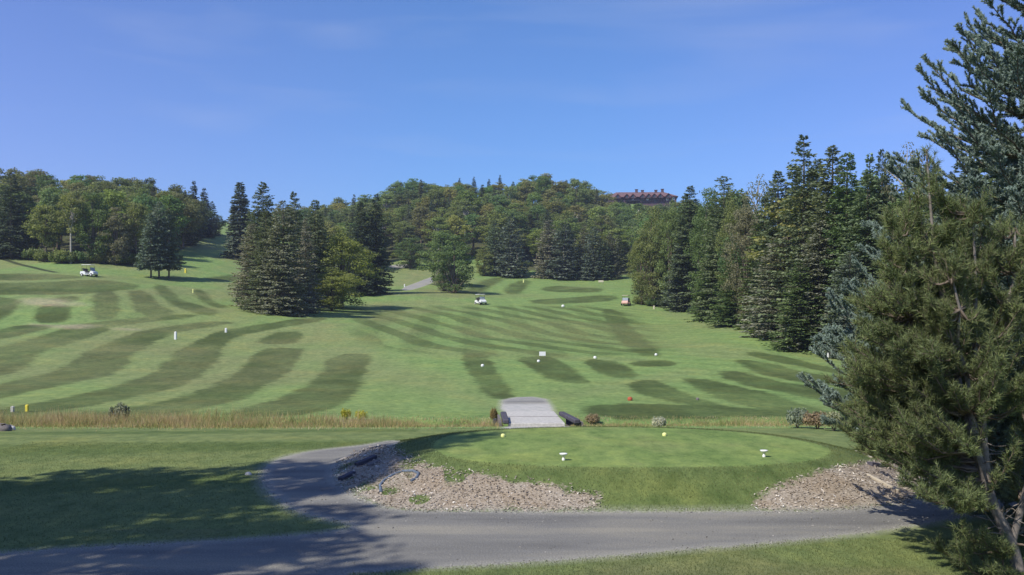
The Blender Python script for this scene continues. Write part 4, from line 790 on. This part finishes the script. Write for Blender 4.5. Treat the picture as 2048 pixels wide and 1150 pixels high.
# ------------------------------------------------------------------ tee markers, stakes, flags
def pt(px_, py_, lo=6, hi=330): return ray(px_, py_, lo, hi)
def tmark(px_, py_, label, s=1.):
    p = pt(px_, py_, 14, 30); t_ = thing('tee_marker', tuple(p), label, 'tee marker', 'white tee markers on the near tee')
    a = MB(); a.lathe([(.030*s, 0), (.034*s, .03*s), (.022*s, .045*s), (.022*s, .075*s), (.05*s, .10*s)], 14); a.build('stem', M['white'], t_)
    b_ = MB(); b_.lathe([(.05*s, .10*s), (.078*s, .125*s), (.08*s, .14*s), (.06*s, .142*s), (.02*s, .125*s)], 18); b_.build('cup', M['white'], t_)
tmark(1127, 921, 'left of the two white tee-shaped markers at the front of the near tee'); tmark(1528, 914, 'right of the two white tee-shaped markers at the front of the near tee')
def block(px_, py_, m_, label, s, nm='tee_marker', cat='tee marker', group=None, lo=14, hi=330):
    p = pt(px_, py_, lo, hi); b_ = MB(); b_.lathe([(s*.5, -.02), (s*.62, s*.15), (s*.62, s*.6), (s*.42, s*.85), (s*.1, s*.95)], 14); o = b_.build(nm, m_, None, tuple(p)); return tag(o, label, cat, group)
block(1006, 874, M['pale_yellow'], 'left of the two yellow round markers at the back of the near tee', .085, group='yellow tee markers'); block(1329, 872, M['pale_yellow'], 'right of the two yellow round markers at the back of the near tee', .085, group='yellow tee markers')
GM = 'white round markers on the mid fairway tee'
block(1077, 724, M['white'], 'white round marker just below the white sign board on the fairway', .20, group=GM, lo=40); block(965, 733, M['white'], 'leftmost white round marker on the fairway, beyond the footbridge', .20, group=GM, lo=40)
block(1190, 717, M['white'], 'white round marker on the bare patch right of the sign board', .22, group=GM, lo=40); block(1312, 711, M['white'], 'rightmost white round marker, at the foot of the long dark mowing stripe', .20, group=GM, lo=40)
block(1126, 614, M['white'], 'small white marker far up the fairway, between the two carts', .45, group=GM, lo=100)
block(1260, 801, M['red'], 'rust-red marker on the green fairway beyond the bank', .20, group='rust markers', lo=36); block(1395, 800, M['timber'], 'small brown marker at the tip of a dark mowing stripe, right of the rust-red one', .13, group='rust markers', lo=36)
sp_ = pt(1085, 716, 40); sg = thing('sign_board', tuple(sp_), 'small blank white board standing on the mid fairway', 'sign')
b_ = MB(); b_.box((0, 0, .36), (.56, .05, .36), ch=.01); b_.build('panel', M['white'], sg)
for s in (-1, 1): l_ = MB(); l_.box((s*.2, .045, .17), (.04, .04, .38)); l_.build('leg', M['timber'], sg)
def stake(px_, py_, hpx, m_, label, group=None, wd=.09, nm='marker_stake', lo=30):
    p = pt(px_, py_, lo, 330); H = hpx/F*p[1]; t_ = thing(nm, tuple(p), label, 'stake', group); w_ = max(wd, .0011*p[1])
    b_ = MB(); b_.box((0, 0, H*.45-.05), (w_, w_, H*.9+.1), ch=w_*.12); b_.build('post', m_, t_); c_ = MB(); c_.add([(-w_/2, -w_/2, H*.9), (w_/2, -w_/2, H*.9), (w_/2, w_/2, H*.9), (-w_/2, w_/2, H*.9), (0, 0, H)], [(0, 1, 4), (1, 2, 4), (2, 3, 4), (3, 0, 4)]); c_.build('tip', m_, t_)
    return t_
GW = 'white marker stakes'
stake(351, 679, 16, M['white'], 'larger white stake on the left fairway between two mowing stripes', GW, .22); stake(452, 665, 9, M['white'], 'smaller white stake right of the larger one on the left fairway', GW, .22)
stake(1656, 715, 12, M['white'], 'white stake at the right fairway edge, left of the near pine', GW, .14); stake(1437, 643, 9, M['white'], 'white stake against the foot of the right wood, middle of its edge', GW, .28)
stake(1527, 679, 6, M['white'], 'short white stake by the yellow-green bush at the right wood', GW, .14); stake(1308, 618, 7, M['cream'], 'cream stake at the left end of the right wood, right of the cart', GW, .25)
stake(54, 823, 14, M['yellow'], 'yellow stake in the bank grass near the left edge', 'yellow stakes', .12); stake(25, 824, 12, M['stone'], 'pale grey stake left of the yellow one in the bank grass', GW, .12)
stake(386, 586, 8, M['pale_yellow'], 'pale yellow stake on the upper left fairway, below the three-spruce shadow', 'yellow stakes', .16)
stake(371, 546, 9, M['yellow'], 'yellow stake right of the three bare-trunked spruces', 'yellow stakes', .3, lo=120); stake(809, 574, 6, M['white'], 'small white stake on the grass right of the fairway clump', GW, .25)
stake(1047, 565, 6, M['pale_yellow'], 'small pale stake below the second spruce of the far row', 'yellow stakes', .28, lo=150)
def tee_bench(px_, py_, label):
    p = pt(px_, py_, 150); t_ = thing('tee_sign', tuple(p), label, 'sign'); b_ = MB(); b_.box((0, 0, .55), (1.3, .12, .5), ch=.02); b_.build('panel', M['cream'], t_)
    for s in (-1, 1): l_ = MB(); l_.box((s*.5, .1, .2), (.1, .1, .5)); l_.build('leg', M['timber'], t_)
tee_bench(1202, 567, 'low pale board at the foot of the far spruce row')
p = pt(453, 508, 150); b_ = MB(); b_.lathe([(.35, -.1), (.5, .12), (.42, .42), (.2, .58)], 9); o = b_.build('boulder', M['stone'], None, tuple(p)); tag(o, 'pale boulder at the top of the left fairway beside the clump', 'rock')
def rock(px_, py_, s, label, m_='stone', lo=10):
    p = pt(px_, py_, lo); r_ = np.random.default_rng(int(px_)); b_ = MB(); prof = [(s*.5, -.05), (s*.62, s*.12), (s*.5, s*.36), (s*.22, s*.5)]; b_.lathe(prof, 9)
    b_.v = [(a*(1+r_.normal()*.12), c_*(1+r_.normal()*.12)*.8, d*(1+r_.normal()*.1)) for a, c_, d in b_.v]; o = b_.build('rock', M[m_], None, tuple(p)); tag(o, label, 'rock')
rock(20, 860, .3, 'small pale rock on the lawn edge at the far left, before the bank', lo=24); rock(6, 862, .45, 'dark grey rock at the far left edge before the bank', 'timber', lo=24)
rock(497, 950, .12, 'pale stone on the lawn just left of the looping path', lo=12)

# ------------------------------------------------------------------ golf carts (x forward)
def cart(px_, py_, rz, body, label, lo=100):
    p = pt(px_, py_, lo); t_ = thing('golf_cart', tuple(p), label, 'golf cart', 'golf carts', rz=rz); W = .58
    b_ = MB(); b_.prism([(-1.2, .35), (-1.22, .72), (-1.1, .82), (-.45, .84), (-.3, .62), (-.25, .36), (.45, .36), (.62, .80), (.80, .88), (1.12, .74), (1.25, .5), (1.22, .33), (.9, .28), (-.9, .28)], -W, W); bo = b_.build('body', M[body], t_)
    s_ = MB(); s_.box((-.38, 0, .80), (.55, 1.08, .16), ch=.04); s_.build('seat', M['seat'], t_); s_ = MB(); s_.box((-.66, 0, 1.08), (.12, 1.08, .42), ry=-.15, ch=.04); s_.build('backrest', M['seat'], t_)
    r_ = MB(); r_.box((-.12, 0, 1.86), (1.75, 1.2, .09), ch=.035); r_.build('roof', M['white' if body != 'pink' else 'cream'], t_)
    for sy in (-1, 1):
        for a, c_ in (((.72, .84), (.52, 1.83)), ((-1.0, .8), (-.82, 1.83))): q = MB(); q.tube([(a[0], sy*.54, a[1]), (c_[0], sy*.54, c_[1])], .022, 6); q.build('roof_post', M['black'], t_)
    g_ = MB(); g_.box((.66, 0, 1.16), (.02, 1.04, .55), ry=-.2); g_.build('windscreen', M['screen'], t_)
    for sx in (-.82, .86):
        for sy in (-1, 1):
            q = MB(); q.tube([(sx, sy*.62-.09, .23), (sx, sy*.62+.09, .23)], .23, 16); ty = q.build('wheel', M['black'], t_); q = MB(); q.tube([(sx, sy*.62-.1, .23), (sx, sy*.62+.1, .23)], .11, 12); q.build('rim', M['white'], ty)
    q = MB(); q.tube([(.18+.15*math.cos(a)*.5, -.27+.17*math.sin(a), 1.08+.15*math.cos(a)*.8) for a in np.linspace(0, 6.283, 15)], .014, 5, False); q.tube([(.18, -.27, 1.08), (.5, -.27, .8)], .018, 6); q.build('steering_wheel', M['black'], t_)
    for sy in (-1, 1): q = MB(); q.lathe([(.07, 0), (.05, .03)], 10); o = q.build('headlight', M['stone'], t_); o.location = (1.19, sy*.38, .62); o.rotation_euler = (0, R(80), 0)
    bg_ = MB(); bg_.tube([(-1.12, .25, .6), (-1.3, .25, 1.35)], [.12, .14], 10); bg_.build('rear_basket', M['black'], t_)
cart(178, 553, R(-12), 'white', 'white golf cart below the left wood, seen from its side')
cart(961, 609, R(-60), 'white', 'white golf cart in the middle of the fairway, seen at an angle from its front')
cart(1252, 611, R(-110), 'pink', 'salmon-coloured golf cart with pale roof at the corner of the right wood')

# ------------------------------------------------------------------ hotel on the ridge
dH = 398.; px2 = lambda px_: (px_-CX)/F*dH; zz = lambda py_: ZC+(HY-py_)/F*dH
hx0 = px2(1215); hx1 = px2(1352); zb = zz(412); ze = zz(394); zr = zz(380)
ht = thing('lodge_building', (px2(1285), dH, zb), 'long plum-brown lodge with red-brown gabled roof on the ridge above the trees', 'building', rz=R(-6)); w_ = hx1-hx0; ox = px2(1285)
b_ = MB(); b_.box((hx0-ox+w_/2, 6, (ze-zb)/2-1), (w_, 12, ze-zb+2)); b_.build('wall', M['plum'], ht)
rf = MB(); y0, y1 = -1, 13; xa, xb = hx0-ox-.8, hx1-ox+.8; e = ze-zb; rr = zr-zb
rf.add([(xa, y0, e), (xb, y0, e), (xb, y1, e), (xa, y1, e), (xa+5, 6, rr), (xb-6, 6, rr-.2)], [(0, 1, 5, 4), (1, 2, 5), (2, 3, 4, 5), (3, 0, 4), (0, 3, 2, 1)]); ro = rf.build('roof', M['roof_grey'], ht)
for px_ in (1274, 1286, 1313, 1326): c_ = MB(); c_.box((px2(px_)-ox, 6, rr+.2), (1.2, 1.2, 1.6 if px_ in (1274, 1326) else .9), ch=.05); c_.box((px2(px_)-ox, 6, rr+1.1 if px_ in (1274, 1326) else rr+.7), (1.5, 1.5, .15)); c_.build('chimney', M['plum'], ro)
for k, px_ in enumerate((1236, 1254, 1266, 1285, 1297, 1308, 1320, 1336)):
    X = px2(px_)-ox; g_ = MB(); wv_ = 1.25; zb_ = e-.7; zt = e+1.15
    g_.add([(X-wv_, -1.6, zb_), (X+wv_, -1.6, zb_), (X+wv_, -1.6, e+.1), (X, -1.6, zt), (X-wv_, -1.6, e+.1), (X-wv_, 3, zb_), (X+wv_, 3, zb_), (X+wv_, 3, e+.1), (X, 3, zt), (X-wv_, 3, e+.1)], [(0, 1, 2, 3, 4), (1, 6, 7, 2), (5, 0, 4, 9)]); dm = g_.build('dormer', M['plum'], ht)
    q = MB()
    for s in (-1, 1): q.add([(X, -2, zt+.25), (X+s*(wv_+.4), -2, e-.2), (X+s*(wv_+.4), 3.5, e-.2), (X, 3.5, zt+.25), (X, -2, zt+.02), (X+s*(wv_+.4), -2, e-.42), (X+s*(wv_+.4), 3.5, e-.42), (X, 3.5, zt+.02)], [(0, 1, 2, 3), (4, 7, 6, 5), (0, 4, 5, 1), (2, 6, 7, 3)])
    q.build('gable_roof', M['roof'], dm); wn = MB(); wn.box((X, -1.62, zb_+.75), (.8, .06, 1.0)); wn.build('window', M['glass'], dm)
for px_, py_ in ((1262, 399), (1266, 394), (1266, 400), (1285, 400), (1295, 398), (1300, 399), (1334, 399), (1346, 398), (1310, 401), (1275, 401)):
    wn = MB(); white_frame = px_ in (1266, 1295, 1334, 1346); wn.box((px2(px_)-ox, -.03, zz(py_)-zb), (.95, .1, 1.1)); f_ = wn.build('window', M['white'] if white_frame else M['timber'], ht); q = MB(); q.box((px2(px_)-ox, -.09, zz(py_)-zb), (.6, .06, .75) if not white_frame else (.35, .06, .5)); q.build('pane', M['glass'], f_)  # some windows get a white frame and a smaller pane
b_ = MB(); b_.box((px2(1266)-ox, -1.2, zz(402.5)-zb), (6.5, 2.2, .35)); 
for k in range(5): b_.box((px2(1266)-ox-3+k*1.5, -2.1, zz(405)-zb), (.2, .2, 2))
b_.build('balcony', M['black'], ht)

# ------------------------------------------------------------------ labels that single out each tree of the woods and each bush
def zones(px_, wood):
    Z = {'left': [(60, 'left of the yellow-crowned tree'), (165, 'left of the cart'), (240, 'above the left cart'), (350, 'behind the three bare-trunked spruces'), (999, 'by the sky gap')],
         'centre': [(760, 'behind the fairway clump'), (860, 'above the squat dark tree'), (950, 'above the pair of leafy trees'), (1060, 'above the bluish far spruces'), (1160, 'under the summit'), (1250, 'left of the lodge'), (9999, 'below the lodge')],
         'right': [(1400, 'at its left end'), (1500, 'left of the half-bare tree'), (1620, 'behind the tallest spruce'), (1760, 'right of the tallest spruce'), (9999, 'behind the near pine')]}[wood]
    return next(n_ for lim, n_ in Z if px_ < lim)
buckets = {}
for o in list(scn.collection.objects):
    g_ = o.get('group', ''); l_ = o.get('label', '')
    if o.parent is not None: continue
    wd_ = 'left' if 'left hill' in g_ or 'left wood edge' in g_ else 'centre' if 'wooded hill' in g_ or 'hill crest' in g_ else 'right' if 'right wood' in g_ else None
    if wd_ is None and not ('gap' in g_ or 'shade' in g_): continue
    X, Y, Z_ = o.location; px_ = CX+F*X/Y if Y > 1 else X
    if wd_:
        base = l_.split(' in the ')[0].split(' inside the ')[0].split(' standing among')[0].split(' among leafy')[0].split(' along the')[0].split(' at the foot')[0].split(' poking')[0]
        py_ = HY-F*(Z_-ZC)/Y
        row = 'at its foot' if 'bush' in base else {'left': 'foot' if py_ > 500 else 'slope' if py_ > 455 else 'crest', 'centre': 'foot' if py_ > 535 else 'lower slope' if py_ > 500 else 'upper slope' if py_ > 455 else 'crest', 'right': 'front' if py_ > 640 else 'middle' if py_ > 610 else 'rear'}[wd_]
        key = (base, row.replace('at its foot', 'edge'), {'left': 'left wood', 'centre': 'far hill', 'right': 'right wood'}[wd_], zones(px_, wd_))
    elif 'gap' in g_: key = (l_.split(' in the')[0], 'crest', 'left fairway', 'beyond the sky gap')
    else: key = ('shade tree', 'lawn', 'viewer', 'out of the picture at left')
    buckets.setdefault(key, []).append((px_, o))
ORD = ['leftmost', 'second from left', 'third from left', 'fourth from left', 'fifth from left', 'sixth from left']
for (base, row, wood, zn), lst in buckets.items():
    lst.sort(key=lambda t: t[0]); n_ = len(lst)
    for i, (_, o) in enumerate(lst):
        core = '%s, %s %s, %s' % (base, wood, row, zn)
        if n_ == 1: o['label'] = core
        else:
            od = 'rightmost' if i == n_-1 else ORD[i] if i < 6 else ('%dth left' % (i+1)); o['label'] = '%s %s' % (od, core)

# ------------------------------------------------------------------ thin air
hb = MB(); hb.box((0, 900, 70), (4200, 4400, 190)); hz_o = hb.build('haze', M['white']); tag(hz_o, kind='stuff')
hm = bpy.data.materials.new('air'); hm.use_nodes = True; t = hm.node_tree; t.nodes.clear(); pv = N(t, 'ShaderNodeVolumePrincipled'); pv.inputs['Color'].default_value = (.78, .86, 1, 1); pv.inputs['Density'].default_value = .00030; pv.inputs['Anisotropy'].default_value = .3
t.links.new(pv.outputs[0], N(t, 'ShaderNodeOutputMaterial').inputs['Volume']); hz_o.data.materials[0] = hm
